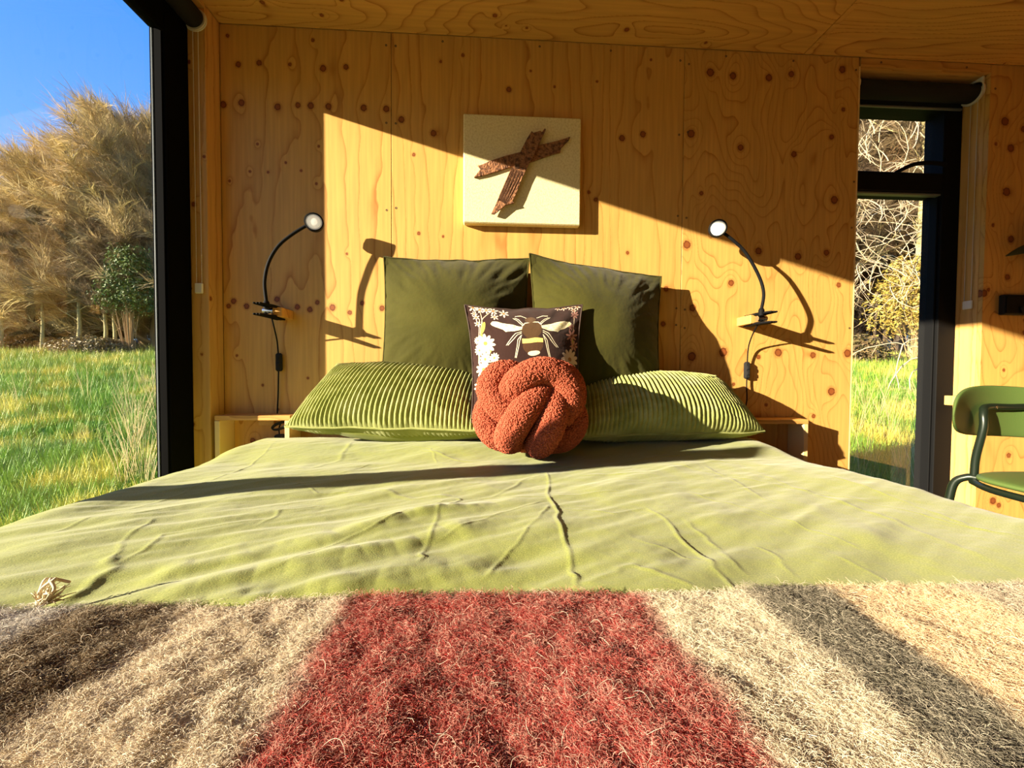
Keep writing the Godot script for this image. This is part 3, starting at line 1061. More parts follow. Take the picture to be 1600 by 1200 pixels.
# ---------------------------------------------------------------- the bed
func bed() -> void:
	var b := tag(base("bed", Vector3(0.085, 0, 0)), "low double bed under the olive bedspread", "bed")
	one_box("bed_base", Vector3(-0.90, 0.05, 0.105), Vector3(0.90, 0.24, 2.08), M.birch, b, 0.004, 0)
	for s in [[-0.86, 0.14], [0.80, 0.14], [-0.86, 2.0], [0.80, 2.0]]:
		one_box("leg", Vector3(s[0], 0.0, s[1]), Vector3(s[0] + 0.06, 0.05, s[1] + 0.06), M.pine, b)
	one_box("mattress", Vector3(-0.90, 0.245, 0.105), Vector3(0.90, 0.455, 2.08), mat(srgb(220, 216, 200), 0.9), b, 0.05)

	# bedspread: a height field with the ridges and folds seen in the cloth
	var nx := 680
	var nzz := 400
	var zend := 1.25
	var x0 := -0.93
	var x1 := 1.10
	var H := PackedFloat32Array()
	H.resize(nx * nzz)
	var dx := (x1 - x0) / (nx - 1)
	var dz := (zend - 0.105) / (nzz - 1)
	for j in nzz:
		var z := 0.105 + j * dz
		for i in nx:
			var x := x0 + i * dx
			# long soft folds running from the near left towards the far right, then broad waves
			var along := x * 0.88 - z * 0.47
			var across := x * 0.47 + z * 0.88
			var fold := nz.get_noise_2d(along * 1.4, across * 6.5)
			var near := smoothstep(0.3, 0.9, z)
			H[j * nx + i] = 0.010 * nz.get_noise_2d(x * 2.0 + 5, z * 2.0) + 0.0080 * fold * (0.35 + 0.65 * near) + 0.0009 * nz.get_noise_2d(along * 9.0 + 20, across * 22.0) + 0.0003 * nz.get_noise_2d(x * 40.0, z * 40.0)
	var ridges := [
		[0.0030, 0.006, [[-0.76, 1.0], [-0.74, 0.88], [-0.72, 0.69], [-0.72, 0.44], [-0.8, 0.11]]],
		[0.0100, 0.026, [[-0.51, 1.12], [-0.42, 1.08], [-0.33, 1.03], [-0.25, 0.98], [-0.15, 0.89], [-0.03, 0.84], [0.09, 0.78]]],
		[0.0110, 0.030, [[-0.5, 1.19], [-0.4, 1.15], [-0.31, 1.11], [-0.21, 1.06], [-0.08, 0.98], [0.04, 0.93]]],
		[0.0100, 0.030, [[-0.4, 1.20], [-0.3, 1.18], [-0.18, 1.15], [-0.06, 1.12], [0.04, 1.08]]],
		[0.0060, 0.0060, [[0.17, 0.43], [0.14, 0.75], [0.13, 0.9], [0.12, 1.1], [0.11, 1.18]]],
		[0.0030, 0.006, [[-0.09, 0.78], [0.14, 0.77], [0.35, 0.75]]],
		[0.0050, 0.006, [[0.33, 0.84], [0.33, 1.0], [0.32, 1.11], [0.32, 1.19]]],
		[0.0040, 0.012, [[0.75, 0.51], [0.77, 0.8], [0.79, 0.94], [0.75, 1.15]]],
		[0.0030, 0.009, [[0.66, 0.48], [0.62, 0.86]]],
		[0.0030, 0.007, [[0.37, 0.91], [0.37, 1.05], [0.36, 1.13]]],
		[0.0035, 0.010, [[0.93, 0.6], [0.91, 0.89], [0.89, 1.05]]],
		[0.0025, 0.006, [[0.54, 1.08], [0.55, 1.18]]],
		[0.0035, 0.006, [[-0.09, 0.77], [-0.06, 0.79], [-0.1, 0.85], [-0.1, 1.05], [-0.1, 1.1]]],
		[0.0030, 0.006, [[-0.42, 0.93], [-0.42, 0.84], [-0.35, 0.81]]],
		[0.0030, 0.006, [[-0.55, 1.07], [-0.59, 0.99], [-0.64, 0.88]]],
		[0.0030, 0.006, [[-0.53, 1.08], [-0.55, 0.96], [-0.41, 0.88]]],
		[0.0040, 0.010, [[-0.24, 0.30], [-0.1, 0.40], [0.05, 0.43]]],
		[0.0035, 0.008, [[0.11, 1.15], [0.21, 1.11], [0.27, 1.17]]],
		[0.0030, 0.006, [[0.44, 1.03], [0.44, 1.1], [0.42, 1.14]]],
		[0.0040, 0.008, [[-0.01, 0.79], [0.11, 0.6], [0.15, 0.57]]],
		[0.0040, 0.012, [[-0.52, 0.16], [-0.48, 0.38], [-0.52, 0.51]]],
		[0.0040, 0.012, [[-0.32, 0.68], [-0.18, 0.76], [-0.07, 0.76]]],
		[0.0050, 0.014, [[0.10, 0.45], [0.30, 0.50], [0.55, 0.40], [0.85, 0.32]]],
		[0.0050, 0.014, [[0.20, 0.60], [0.45, 0.58], [0.70, 0.46], [0.98, 0.40]]],
		[0.0045, 0.014, [[0.45, 0.80], [0.62, 0.72], [0.85, 0.66]]],
		[0.0050, 0.016, [[0.50, 1.0], [0.70, 0.86], [0.95, 0.80]]],
		[0.0030, 0.0040, [[-0.76, 0.95], [-0.45, 0.62], [-0.35, 0.40]]],
		[0.0040, 0.0045, [[-0.32, 1.14], [-0.16, 0.90], [-0.09, 0.78]]],
		[0.0040, 0.0045, [[-0.02, 1.15], [0.07, 0.98], [0.135, 0.82]]],
		[0.0035, 0.0045, [[-0.10, 1.02], [0.02, 0.90], [0.13, 0.80]]],
		[0.0035, 0.0045, [[0.13, 0.84], [0.25, 0.90], [0.33, 0.86]]],
		[0.0030, 0.0045, [[0.24, 1.0], [0.30, 1.08], [0.33, 1.10]]],
		[0.0030, 0.0045, [[0.45, 0.70], [0.58, 0.95], [0.60, 1.1]]],
		[0.0035, 0.0050, [[0.50, 0.42], [0.66, 0.62], [0.86, 0.86], [0.93, 1.1]]],
		[0.0030, 0.0045, [[-0.60, 0.55], [-0.40, 0.72], [-0.30, 0.70]]],
		[0.0030, 0.0045, [[-0.35, 0.22], [-0.20, 0.30], [-0.16, 0.45]]],
		[0.0030, 0.0045, [[0.62, 0.30], [0.72, 0.45], [0.90, 0.55]]],
		[0.0100, 0.014, [[-0.52, 1.17], [-0.53, 1.08], [-0.57, 1.03]]],
	]
	for r in ridges:
		var fine: bool = r[1] < 0.02
		var amp: float = r[0] * (0.40 if fine else 1.0)
		var wd: float = r[1] * (0.62 if fine else 1.0)
		var best := {}
		var pts: Array = r[2]
		var total := pts.size() - 1
		for k in total:
			var a := Vector2(pts[k][0], pts[k][1])
			var e := Vector2(pts[k + 1][0], pts[k + 1][1])
			var n := int(a.distance_to(e) / 0.004) + 1
			for s in n:
				var f := float(s) / n
				var p := a.lerp(e, f) + Vector2(nz.get_noise_2d(k + f, 1.0 + wd * 900.0), nz.get_noise_2d(k + f, 7.0 + wd * 900.0)) * 0.012
				var along_f := (k + f) / total
				var am := amp * smoothstep(0.0, 0.18, along_f) * smoothstep(1.0, 0.82, along_f) * (0.8 + 0.5 * nz.get_noise_2d(p.x * 9, p.y * 9))
				var ci := int((p.x - x0) / dx)
				var cj := int((p.y - 0.105) / dz)
				var ri := int(2.4 * wd / dx) + 1
				var rj := int(2.4 * wd / dz) + 1
				for j in range(maxi(0, cj - rj), mini(nzz, cj + rj + 1)):
					for i in range(maxi(0, ci - ri), mini(nx, ci + ri + 1)):
						var ex := x0 + i * dx - p.x
						var ez := 0.105 + j * dz - p.y
						var hh := am * exp(-(ex * ex + ez * ez) / (wd * wd))
						var id := j * nx + i
						if not best.has(id) or absf(hh) > absf(best[id]): best[id] = hh
		for id in best:
			H[id] += best[id]
	# profile across: hem, drop, rounded shoulder, top, and the same again
	var cols_x := []
	for k in 9:
		cols_x.append([x0 - 0.012 - 0.012 * (1.0 - k / 9.0), 0.17 + (0.455 - 0.17) * k / 9.0, -1])
	for i in nx:
		cols_x.append([x0 + i * dx, 0.0, i])
	for k in 9:
		cols_x.append([x1 + 0.012 + 0.012 * (k + 1) / 9.0, 0.455 - (0.455 - 0.17) * (k + 1) / 9.0, -2])
	var nu := cols_x.size()
	var P := PackedVector3Array()
	var U := PackedVector2Array()
	var rows := nzz + 40
	for j in rows:
		var jj := mini(j, nzz - 1)
		var z := 0.105 + j * dz if j < nzz else zend + (2.12 - zend) * (j - nzz + 1) / 40.0
		for q in cols_x:
			var p: Vector3
			if q[2] >= 0:
				var x: float = q[0]
				var e := minf(x - x0, x1 - x)
				var drop := 0.0
				if e < 0.09: drop = 0.045 * (1.0 - sqrt(maxf(0.0, 1.0 - pow(1.0 - e / 0.09, 2.0))))
				p = Vector3(x, 0.492 + 0.024 * smoothstep(0.42, 0.20, z) - drop + H[jj * nx + q[2]] * (1.0 if j < nzz else 0.4), z)
			else:
				var wave: float = 0.018 * nz.get_noise_2d(z * 5.0, q[2] * 9.0) * (0.455 - q[1]) / 0.28
				p = Vector3(q[0] + wave, q[1], z)
			if z > 2.06: p.y = minf(p.y, 0.492 - (z - 2.06) * 0.8)
			P.append(p)
			U.append(Vector2(p.x, z))
	var bm := MB.new()
	grid(bm, P, U, nu, rows, true)
	var cloth := mat(Color.WHITE, 0.9)
	cloth.albedo_texture = noise_tex(0.22, [srgb(112, 120, 52), srgb(132, 139, 62), srgb(146, 151, 72), srgb(170, 172, 96)], 512, 8, 3)
	cloth.uv1_scale = Vector3(3.1, 3.1, 1)
	cloth.metallic_specular = 0.2
	cloth.rim_enabled = true
	cloth.rim = 0.35
	cloth.rim_tint = 0.6
	bumpy(cloth, noise_tex(0.25, [], 512, 15, 2), 0.02)
	M.cloth = cloth
	tag(put(bm, "bedspread", cloth), "creased olive-green bedspread covering the bed", "bedspread")
	blanket()


func stripe(x: float, z: float) -> Color:
	var t := x + 0.012 * nz.get_noise_2d(x * 7.0, z * 7.0) + 0.006 * nz.get_noise_2d(x * 60.0, z * 60.0)
	var edges := [-9.0, -0.46, -0.345, -0.162, 0.185, 0.315, 0.41, 0.57, 9.0]
	var cs := [lin(190, 184, 176), lin(116, 98, 74), lin(212, 197, 172), lin(168, 66, 60), lin(214, 200, 172), lin(94, 89, 76), lin(218, 188, 148), lin(180, 164, 142)]
	var c: Color = cs[0]
	for k in range(1, 8):
		c = c.lerp(cs[k], smoothstep(edges[k] - 0.014, edges[k] + 0.014, t))
	return c


func wool_height(x: float, z: float) -> float:
	return 0.507 + 0.010 * nz.get_noise_2d(x * 3.0 + 3, z * 3.0) + 0.004 * nz.get_noise_2d(x * 22.0, z * 22.0)


func wool_front(x: float) -> float:
	return 1.188 + 0.008 * nz.get_noise_2d(x * 3.0, 77.0) + 0.022 * smoothstep(0.3, 0.9, x)


func blanket() -> void:
	var o := tag(base("wool_blanket"), "fuzzy striped wool blanket in red, beige, grey and brown across the bed", "blanket")
	var mb := MB.new()
	var nu := 190
	var nv := 110
	var P := PackedVector3Array()
	var U := PackedVector2Array()
	var C := PackedColorArray()
	for j in nv:
		var f := float(j) / (nv - 1)
		for i in nu:
			var x := -0.93 + 2.02 * i / (nu - 1)
			var zf := wool_front(x)
			var z := zf + (2.0 - zf) * pow(maxf(0.0, f - 0.03) / 0.97, 1.4)
			var y := wool_height(x, z) - 0.012 * maxf(0.0, 1.0 - (z - zf) / 0.012)
			if f < 0.03: y = 0.488
			var e := minf(x + 0.93, 1.09 - x)
			if e < 0.08: y -= 0.05 * pow(1.0 - e / 0.08, 2.0)
			P.append(Vector3(x, y, z))
			U.append(Vector2(x, z))
			C.append(stripe(x, z) * 0.8)
	grid(mb, P, U, nu, nv, true, false, C)
	var wm := mat(Color.WHITE, 1.0)
	wm.vertex_color_use_as_albedo = true
	wm.metallic_specular = 0.1
	put(mb, "weave", wm, o)
	# loose fibres standing off the weave
	var fm := mat(Color.WHITE, 0.9)
	fm.vertex_color_use_as_albedo = true
	fm.metallic_specular = 0.2
	fm.backlight_enabled = true
	fm.backlight = Color(0.35, 0.35, 0.35)
	for kind in 5:
		var sb := MB.new()
		for s in 3:
			var p := Vector3(rng.randf_range(-1, 1), 0, rng.randf_range(-1, 1)) * 0.004
			var d := Vector3(rng.randf_range(-1, 1), rng.randf_range(0.0, 0.5), rng.randf_range(-1, 1)).normalized()
			var ax := Vector3(rng.randf_range(-0.5, 0.5), 1, rng.randf_range(-0.5, 0.5)).normalized()
			var curl := rng.randf_range(-0.6, 0.6)
			var pts := [p]
			for k in 6:
				d = d.rotated(ax, curl + rng.randf_range(-0.35, 0.35))
				d.y += rng.randf_range(-0.22, 0.2)
				d = d.normalized()
				p += d * 0.0026
				p.y = clampf(p.y, 0.0, 0.0055)
				pts.append(p)
			tube(sb, pts, [0.00022, 0.00022, 0.0002, 0.0002, 0.00018, 0.00015, 0.0001], 3, false)
		var m := to_mesh(sb)
		var xf := []
		var cc := []
		for i in 62000:
			var dense := i < 57000
			var z := 1.18 + (0.34 * pow(rng.randf(), 0.9) if dense else rng.randf() * 0.8)
			var x := rng.randf_range(-0.72, 0.85) if dense else rng.randf_range(-0.9, 1.05)
			var zf := wool_front(x)
			if z < zf - 0.004: z = zf + rng.randf() * 0.02
			var y := wool_height(x, z) - 0.0015
			if z < zf + 0.012: y -= rng.randf() * 0.012
			var b := Basis(Vector3.UP, rng.randf() * TAU) * Basis(Vector3.RIGHT, rng.randf_range(-0.35, 0.35))
			xf.append(Transform3D(b.scaled(Vector3.ONE * rng.randf_range(0.35, 0.78)), Vector3(x, y, z)))
			var c := stripe(x, z)
			var k := rng.randf_range(0.85, 1.4) * (1.0 + 0.55 * nz.get_noise_2d(x * 75.0, z * 75.0))
			c = c.lerp(lin(236, 222, 196), pow(rng.randf(), 2.0) * 0.55)
			cc.append(Color(c.r * k, c.g * k, c.b * k))
		scatter(m, xf, cc, "fibres" if kind == 0 else "fibres_%03d" % kind, fm, o)
	# long stray hairs
	var sb := MB.new()
	for i in 110:
		var x := rng.randf_range(-0.5, 0.6)
		var z := rng.randf_range(1.2, 1.42)
		var pts := []
		var d := rng.randf() * TAU
		var curl := rng.randf_range(-0.5, 0.5)
		for k in 10:
			pts.append(Vector3(x, wool_height(x, z) + 0.004 + 0.003 * sin(k * 0.9 + i), z))
			d += curl + rng.randf_range(-0.3, 0.3)
			x += cos(d) * 0.004
			z += sin(d) * 0.004
			z = maxf(z, 1.195)
		tube(sb, pts, same(0.00012, 10), 3, false)
	tag(put(sb, "stray_fibres", mat(srgb(232, 216, 190), 0.8), o), "", "", "", "stuff")
	# yarn tassel at the edge on the left
	var ts := MB.new()
	for i in 60:
		var a := rng.randf() * TAU
		var e := Vector3(rng.randf_range(-0.018, 0.018), rng.randf_range(0.0, 0.020), rng.randf_range(-0.022, 0.006))
		var m1 := e * 0.5 + Vector3(cos(a), sin(a), sin(a * 2.0)) * 0.004 + Vector3(0, 0.004, 0)
		tube(ts, [Vector3.ZERO, m1, e], [0.0008, 0.0008, 0.0004], 4, false)
	for i in 3:
		var a := i * 2.1
		tube(ts, curve([Vector3(0, 0, 0.004), Vector3(cos(a) * 0.01, 0.016, -0.004), Vector3(sin(a) * 0.006, 0.026, -0.010), Vector3(cos(a) * 0.012, 0.018, -0.018)], 5), same(0.0018, 16), 6)
	var t := put(ts, "tassel", mat(srgb(222, 206, 172), 0.95), o)
	t.position = Vector3(-0.515, 0.500, 1.178)
	tag(t, "cream yarn tassel")


# ---------------------------------------------------------------- cushions
func cushion(mb: MB, TL: Vector3, TR: Vector3, BR: Vector3, BL: Vector3, thick: float, o: Dictionary) -> void:
	var nu: int = o.get("nu", 64)
	var nv: int = o.get("nv", 64)
	var pinch: float = o.get("pinch", 0.06)
	var ribs: int = o.get("ribs", 0)
	var wr: float = o.get("wrinkle", 0.004)
	var back: float = o.get("back", thick)
	var sd: float = o.get("seed", 0.0)
	var ex: float = o.get("round", 0.55)
	var nrm := ((TR - TL) + (BR - BL)).cross((TL - BL) + (TR - BR)).normalized()
	var up := ((TL - BL) + (TR - BR)).normalized()
	var P := PackedVector3Array()
	var U := PackedVector2Array()
	for j in nv * 2:
		var front := j < nv
		var s := -1.0 + 2.0 * (j if front else nv * 2 - 1 - j) / (nv - 1)
		var v := lerpf(s, sin(s * PI / 2), 0.65)
		for i in nu:
			var q := -1.0 + 2.0 * i / (nu - 1)
			var u := lerpf(q, sin(q * PI / 2), 0.25 if ribs else 0.65)
			var uu := u * (1.0 - pinch * (1.0 - v * v))
			var vv := v * (1.0 - pinch * (1.0 - u * u))
			var a := uu * 0.5 + 0.5
			var b := vv * 0.5 + 0.5
			var p := TL.lerp(TR, a).lerp(BL.lerp(BR, a), b)
			var eu := maxf(0.0, 1.0 - pow(absf(u), 2.3))
			var ev := maxf(0.0, 1.0 - pow(absf(v), 2.3))
			var xx := ex if front else float(o.get("back_round", ex))
			var t := pow(eu, xx) * pow(ev, xx)
			var rim := pow(eu * ev, 0.25)
			# creases run in from the corners and the edges
			var ang := atan2(v, u)
			var rad := sqrt(u * u + v * v)
			var cr := nz.get_noise_2d(ang * 5.0 + sd * 3.1, rad * 1.2 + sd) * smoothstep(0.3, 1.1, rad) + 0.5 * nz.get_noise_2d(u * 0.9 + sd, v * 0.9 - sd)
			var d := t * (thick if front else back) + wr * cr * rim
			if ribs:
				d += o.rib * (pow(absf(sin(PI * ribs * (q * 0.5 + 0.5))), 0.7) - 0.5) * minf(1.0, rim * 1.6)
			var w := nz.get_noise_2d(u * 1.3 + sd * 2.0, v * 1.3 + 11.0)
			p += nrm * (d if front else -d) + up * 0.008 * w
			P.append(p)
			U.append(Vector2(u * 0.5 + 0.5, v * 0.5 + 0.5))
	# flat skirt where front meets back keeps the shell closed
	grid(mb, P, U, nu, nv * 2, false, true)


func piping(TL: Vector3, TR: Vector3, BR: Vector3, BL: Vector3, pinch: float, r: float, sd: float) -> MB:
	var mb := MB.new()
	var up := ((TL - BL) + (TR - BR)).normalized()
	var pts := []
	for side in 4:
		for k in 20:
			var s := -1.0 + 2.0 * k / 20.0
			var u := [s, 1.0, -s, -1.0][side] as float
			var v := [-1.0, s, 1.0, -s][side] as float
			var uu := u * (1.0 - pinch * (1.0 - v * v))
			var vv := v * (1.0 - pinch * (1.0 - u * u))
			var a := uu * 0.5 + 0.5
			var b := vv * 0.5 + 0.5
			pts.append(TL.lerp(TR, a).lerp(BL.lerp(BR, a), b) + up * 0.008 * nz.get_noise_2d(u * 1.3 + sd * 2.0, v * 1.3 + 11.0))
	pts.append(pts[0])
	tube(mb, pts, same(r, pts.size()), 6, false)
	return mb


func cushions() -> void:
	# velvet
	var velvet := mat(Color.WHITE, 0.8)
	velvet.albedo_texture = noise_tex(0.01, [srgb(56, 54, 20), srgb(61, 59, 22), srgb(67, 64, 25)], 256, 31, 5)
	velvet.metallic_specular = 0.15
	velvet.rim_enabled = true
	velvet.rim = 0.2
	velvet.rim_tint = 0.7
	bumpy(velvet, noise_tex(0.12, [], 256, 33, 2), 0.05)
	var q := [[Vector3(-0.425, 1.235, 0.055), Vector3(0.155, 1.238, 0.06), Vector3(0.15, 0.665, 0.17), Vector3(-0.415, 0.665, 0.17), 1.0, "dark olive velvet cushion on the left, fully sunlit, leaning against the wall"],
		[Vector3(0.155, 1.25, 0.075), Vector3(0.705, 1.178, 0.06), Vector3(0.66, 0.665, 0.17), Vector3(0.16, 0.665, 0.18), 2.0, "dark olive velvet cushion on the right, half in shadow behind the bee cushion"]]
	for c in q:
		var o := tag(base("velvet_cushion"), c[5], "cushion", "olive velvet cushions against the wall")
		var mb := MB.new()
		cushion(mb, c[0], c[1], c[2], c[3], 0.105, {"seed": c[4], "wrinkle": 0.012, "pinch": 0.05, "nu": 90, "nv": 90, "back": 0.035, "round": 0.9})
		put(mb, "cover", velvet, o)
		put(piping(c[0], c[1], c[2], c[3], 0.05, 0.0035, c[4]), "seam_piping", velvet, o.get_node("cover"))
	# sleeping pillows under them
	for s in [[-0.62, 0.10], [0.22, 0.94]]:
		var o := tag(base("sleeping_pillow"), "plain olive pillow lying flat at the bed head behind the %s ribbed pillow" % ("left" if s[0] < 0 else "right"), "pillow")
		var mb := MB.new()
		cushion(mb, Vector3(s[0], 0.575, 0.02), Vector3(s[1], 0.575, 0.02), Vector3(s[1], 0.575, 0.24), Vector3(s[0], 0.575, 0.24), 0.07, {"seed": s[0], "wrinkle": 0.003, "nu": 40, "nv": 30})
		put(mb, "cover", M.cloth, o)
	# corduroy
	var cord := mat(Color.WHITE, 0.85)
	cord.albedo_texture = noise_tex(0.02, [srgb(130, 136, 74), srgb(150, 154, 92), srgb(168, 170, 114)], 256, 41, 5)
	cord.metallic_specular = 0.15
	cord.rim_enabled = true
	cord.rim = 0.2
	cord.rim_tint = 0.6
	bumpy(cord, noise_tex(0.15, [], 256, 43, 2), 0.08)
	var cq := [[Vector3(-0.595, 0.805, 0.085), Vector3(0.01, 0.775, 0.115), Vector3(-0.035, 0.572, 0.315), Vector3(-0.722, 0.580, 0.235), 3.0, "ribbed green corduroy pillow on the left of the knot cushion, fully sunlit"],
		[Vector3(0.335, 0.758, 0.115), Vector3(0.935, 0.765, 0.075), Vector3(1.045, 0.552, 0.225), Vector3(0.310, 0.550, 0.315), 4.0, "ribbed green corduroy pillow on the right, with the knot cushion's shadow on it"]]
	for c in cq:
		var o := tag(base("corduroy_pillow"), c[5], "pillow", "corduroy pillows")
		var mb := MB.new()
		cushion(mb, c[0], c[1], c[2], c[3], 0.105, {"seed": c[4], "wrinkle": 0.006, "pinch": 0.02, "nu": 430, "nv": 44, "ribs": 43, "rib": 0.013, "back": 0.125, "back_round": 0.35})
		put(mb, "cover", cord, o)
		put(piping(c[0], c[1], c[2], c[3], 0.02, 0.005, c[4]), "seam_piping", cord, o.get_node("cover"))
	# printed bee cushion
	var bee := mat(Color.WHITE, 0.75)
	bee.albedo_texture = bee_print()
	bee.metallic_specular = 0.2
	bee.rim_enabled = true
	bee.rim = 0.3
	bumpy(bee, noise_tex(0.12, [], 256, 53, 2), 0.03)
	var o := tag(base("bee_cushion"), "dark brown velvet cushion printed with a bee and white flowers", "cushion")
	var b := [Vector3(-0.093, 1.018, 0.230), Vector3(0.336, 1.024, 0.230), Vector3(0.314, 0.603, 0.33), Vector3(-0.064, 0.602, 0.33)]
	var mb := MB.new()
	cushion(mb, b[0], b[1], b[2], b[3], 0.06, {"seed": 6.0, "wrinkle": 0.006, "pinch": 0.08, "back": 0.05, "round": 0.95})
	put(mb, "cover", bee, o)
	put(piping(b[0], b[1], b[2], b[3], 0.08, 0.003, 6.0), "seam_piping", mat(srgb(60, 42, 34), 0.8), o.get_node("cover"))


func bee_print() -> ImageTexture:
	var n := 700
	var im := Image.create(n, n, false, Image.FORMAT_RGB8)
	im.fill(srgb(50, 30, 25))
	var pp := func(cx: float, cy: float) -> Vector2:   # measured on the cover -> texture pixels
		return Vector2((cx - 61.0) / 1371.0, (cy - 137.0) / 1387.0) * n
	var sc := n / 1380.0
	var blot := func(c: Vector2, rx: float, ry: float, rot: float, col: Color, speckle: Color, amount: float) -> void:
		var R := int(maxf(rx, ry)) + 2
		for y in range(maxi(0, int(c.y) - R), mini(n, int(c.y) + R + 1)):
			for x in range(maxi(0, int(c.x) - R), mini(n, int(c.x) + R + 1)):
				var d := (Vector2(x, y) - c).rotated(-rot)
				var e := Vector2(d.x / rx, d.y / ry).length()
				if e < 1.0:
					var k := clampf((1.0 - e) * minf(rx, ry), 0, 1)
					var cc := col.lerp(speckle, amount * clampf(0.5 + 1.4 * nz.get_noise_2d(x * 0.35, y * 0.35), 0, 1))
					im.set_pixel(x, y, im.get_pixel(x, y).lerp(cc, k))
	var line := func(pts: Array, w: float, col: Color) -> void:
		for k in pts.size() - 1:
			var a: Vector2 = pp.call(pts[k][0], pts[k][1])
			var b: Vector2 = pp.call(pts[k + 1][0], pts[k + 1][1])
			var m := int(a.distance_to(b)) + 1
			for s in m:
				var c := a.lerp(b, float(s) / m)
				var R := int(w) + 1
				for y in range(maxi(0, int(c.y) - R), mini(n, int(c.y) + R + 1)):
					for x in range(maxi(0, int(c.x) - R), mini(n, int(c.x) + R + 1)):
						var kk := clampf(w + 0.5 - Vector2(x, y).distance_to(c), 0, 1)
						if kk > 0: im.set_pixel(x, y, im.get_pixel(x, y).lerp(col, kk))
	var cream := srgb(236, 228, 196)
	var pale := srgb(214, 196, 168)
	# flowers: petals round a centre
	var flower := func(cx: float, cy: float, r: float, col: Color, eye: Color, petals: int) -> void:
		var c: Vector2 = pp.call(cx, cy)
		for k in petals:
			var a := TAU * k / petals + cx
			blot.call(c + Vector2(cos(a), sin(a)) * r * sc * 0.62, r * sc * 0.46, r * sc * 0.19, a, col, pale, 0.5)
		blot.call(c, r * sc * 0.22, r * sc * 0.22, 0.0, eye, eye, 0.0)
	for l in [[[150, 860], [170, 700], [190, 500], [230, 330], [330, 210]], [[230, 400], [225, 200]], [[140, 860], [165, 560], [200, 330]], [[190, 1200], [160, 900]], [[1340, 1200], [1330, 850], [1350, 500], [1350, 200]]]:
		line.call(l, 2.4, srgb(196, 176, 150))
	for l in [[230, 440, 90, 24, 1.9], [200, 560, 50, 20, 1.6], [250, 770, 80, 22, 2.5], [1350, 620, 60, 16, 1.4]]:
		blot.call(pp.call(l[0], l[1]), l[2] * sc, l[3] * sc, l[4], srgb(150, 146, 60), srgb(206, 190, 110), 0.7)
	for f in [[150, 150, 60], [225, 175, 55], [300, 175, 55], [380, 180, 60], [500, 215, 62], [385, 275, 50], [165, 300, 45], [170, 390, 42], [150, 240, 40]]:
		flower.call(f[0], f[1], f[2], srgb(226, 206, 190), srgb(170, 120, 60), 6)
	for f in [[240, 650, 120], [225, 820, 70], [340, 820, 62], [160, 720, 60], [200, 930, 90], [330, 1000, 80], [180, 1120, 100], [150, 600, 46]]:
		flower.call(f[0], f[1], f[2], cream, srgb(206, 176, 70), 11)
	for f in [[1140, 150, 40], [1210, 152, 42], [1290, 150, 44], [1370, 155, 44], [1330, 200, 36]]:
		flower.call(f[0], f[1], f[2], srgb(216, 190, 170), srgb(150, 100, 60), 6)
	for f in [[1350, 260, 50], [1320, 420, 40], [1330, 530, 80], [1370, 660, 60]]:
		flower.call(f[0], f[1], f[2], srgb(150, 92, 86), srgb(120, 70, 50), 7)
	for f in [[1310, 820, 115], [1360, 980, 80], [1270, 1100, 90], [1180, 980, 50]]:
		flower.call(f[0], f[1], f[2], srgb(196, 178, 162), srgb(150, 110, 70), 11)
	# legs and feelers, mirrored about the body's axis
	var axis := 822.0
	for l in [[[705, 400], [650, 335], [600, 292]], [[715, 385], [665, 318], [620, 290]], [[690, 495], [620, 525], [560, 600], [495, 690]], [[690, 515], [640, 545], [580, 615], [515, 690]], [[690, 545], [640, 605], [625, 700], [598, 832]], [[685, 560], [662, 620], [640, 720], [612, 832]], [[760, 298], [690, 265], [628, 264]]]:
		var mir := []
		for p in l: mir.append([2 * axis - p[0], p[1]])
		line.call(l, 2.0, cream)
		line.call(mir, 2.0, cream)
	var wing := [[325, 380], [350, 352], [420, 345], [530, 370], [640, 410], [735, 432], [690, 470], [600, 495], [500, 500], [470, 462], [400, 432], [340, 402]]
	for mirror in 2:
		var poly := PackedVector2Array()
		for p in wing:
			poly.append(pp.call(2 * axis - p[0] if mirror else float(p[0]), p[1]))
		for y in range(int(200 * sc * 0.2), int(700 * sc)):
			for x in n:
				if Geometry2D.is_point_in_polygon(Vector2(x, y), poly):
					im.set_pixel(x, y, cream.lerp(srgb(206, 200, 120), clampf(0.9 * nz.get_noise_2d(x * 0.03, y * 0.06) + 0.1, 0, 1)))
	blot.call(pp.call(825, 670), 130 * sc, 118 * sc, 0.0, srgb(62, 40, 26), srgb(120, 86, 52), 0.6)
	for y in range(int((pp.call(0, 592) as Vector2).y), int((pp.call(0, 645) as Vector2).y)):
		for x in range(int((pp.call(694, 0) as Vector2).x), int((pp.call(956, 0) as Vector2).x)):
			im.set_pixel(x, y, srgb(232, 214, 120).lerp(srgb(190, 160, 70), clampf(nz.get_noise_2d(x * 0.1, y * 0.1), 0, 1)))
	blot.call(pp.call(835, 775), 80 * sc, 36 * sc, 0.0, cream, pale, 0.3)
	blot.call(pp.call(820, 472), 124 * sc, 118 * sc, 0.0, srgb(58, 38, 22), srgb(132, 100, 58), 0.6)
	line.call([[704, 412], [740, 372], [820, 360], [900, 372], [936, 412]], 3.0, cream)
	blot.call(pp.call(806, 328), 70 * sc, 42 * sc, 0.0, srgb(62, 42, 28), srgb(150, 120, 84), 0.6)
	return ImageTexture.create_from_image(im)


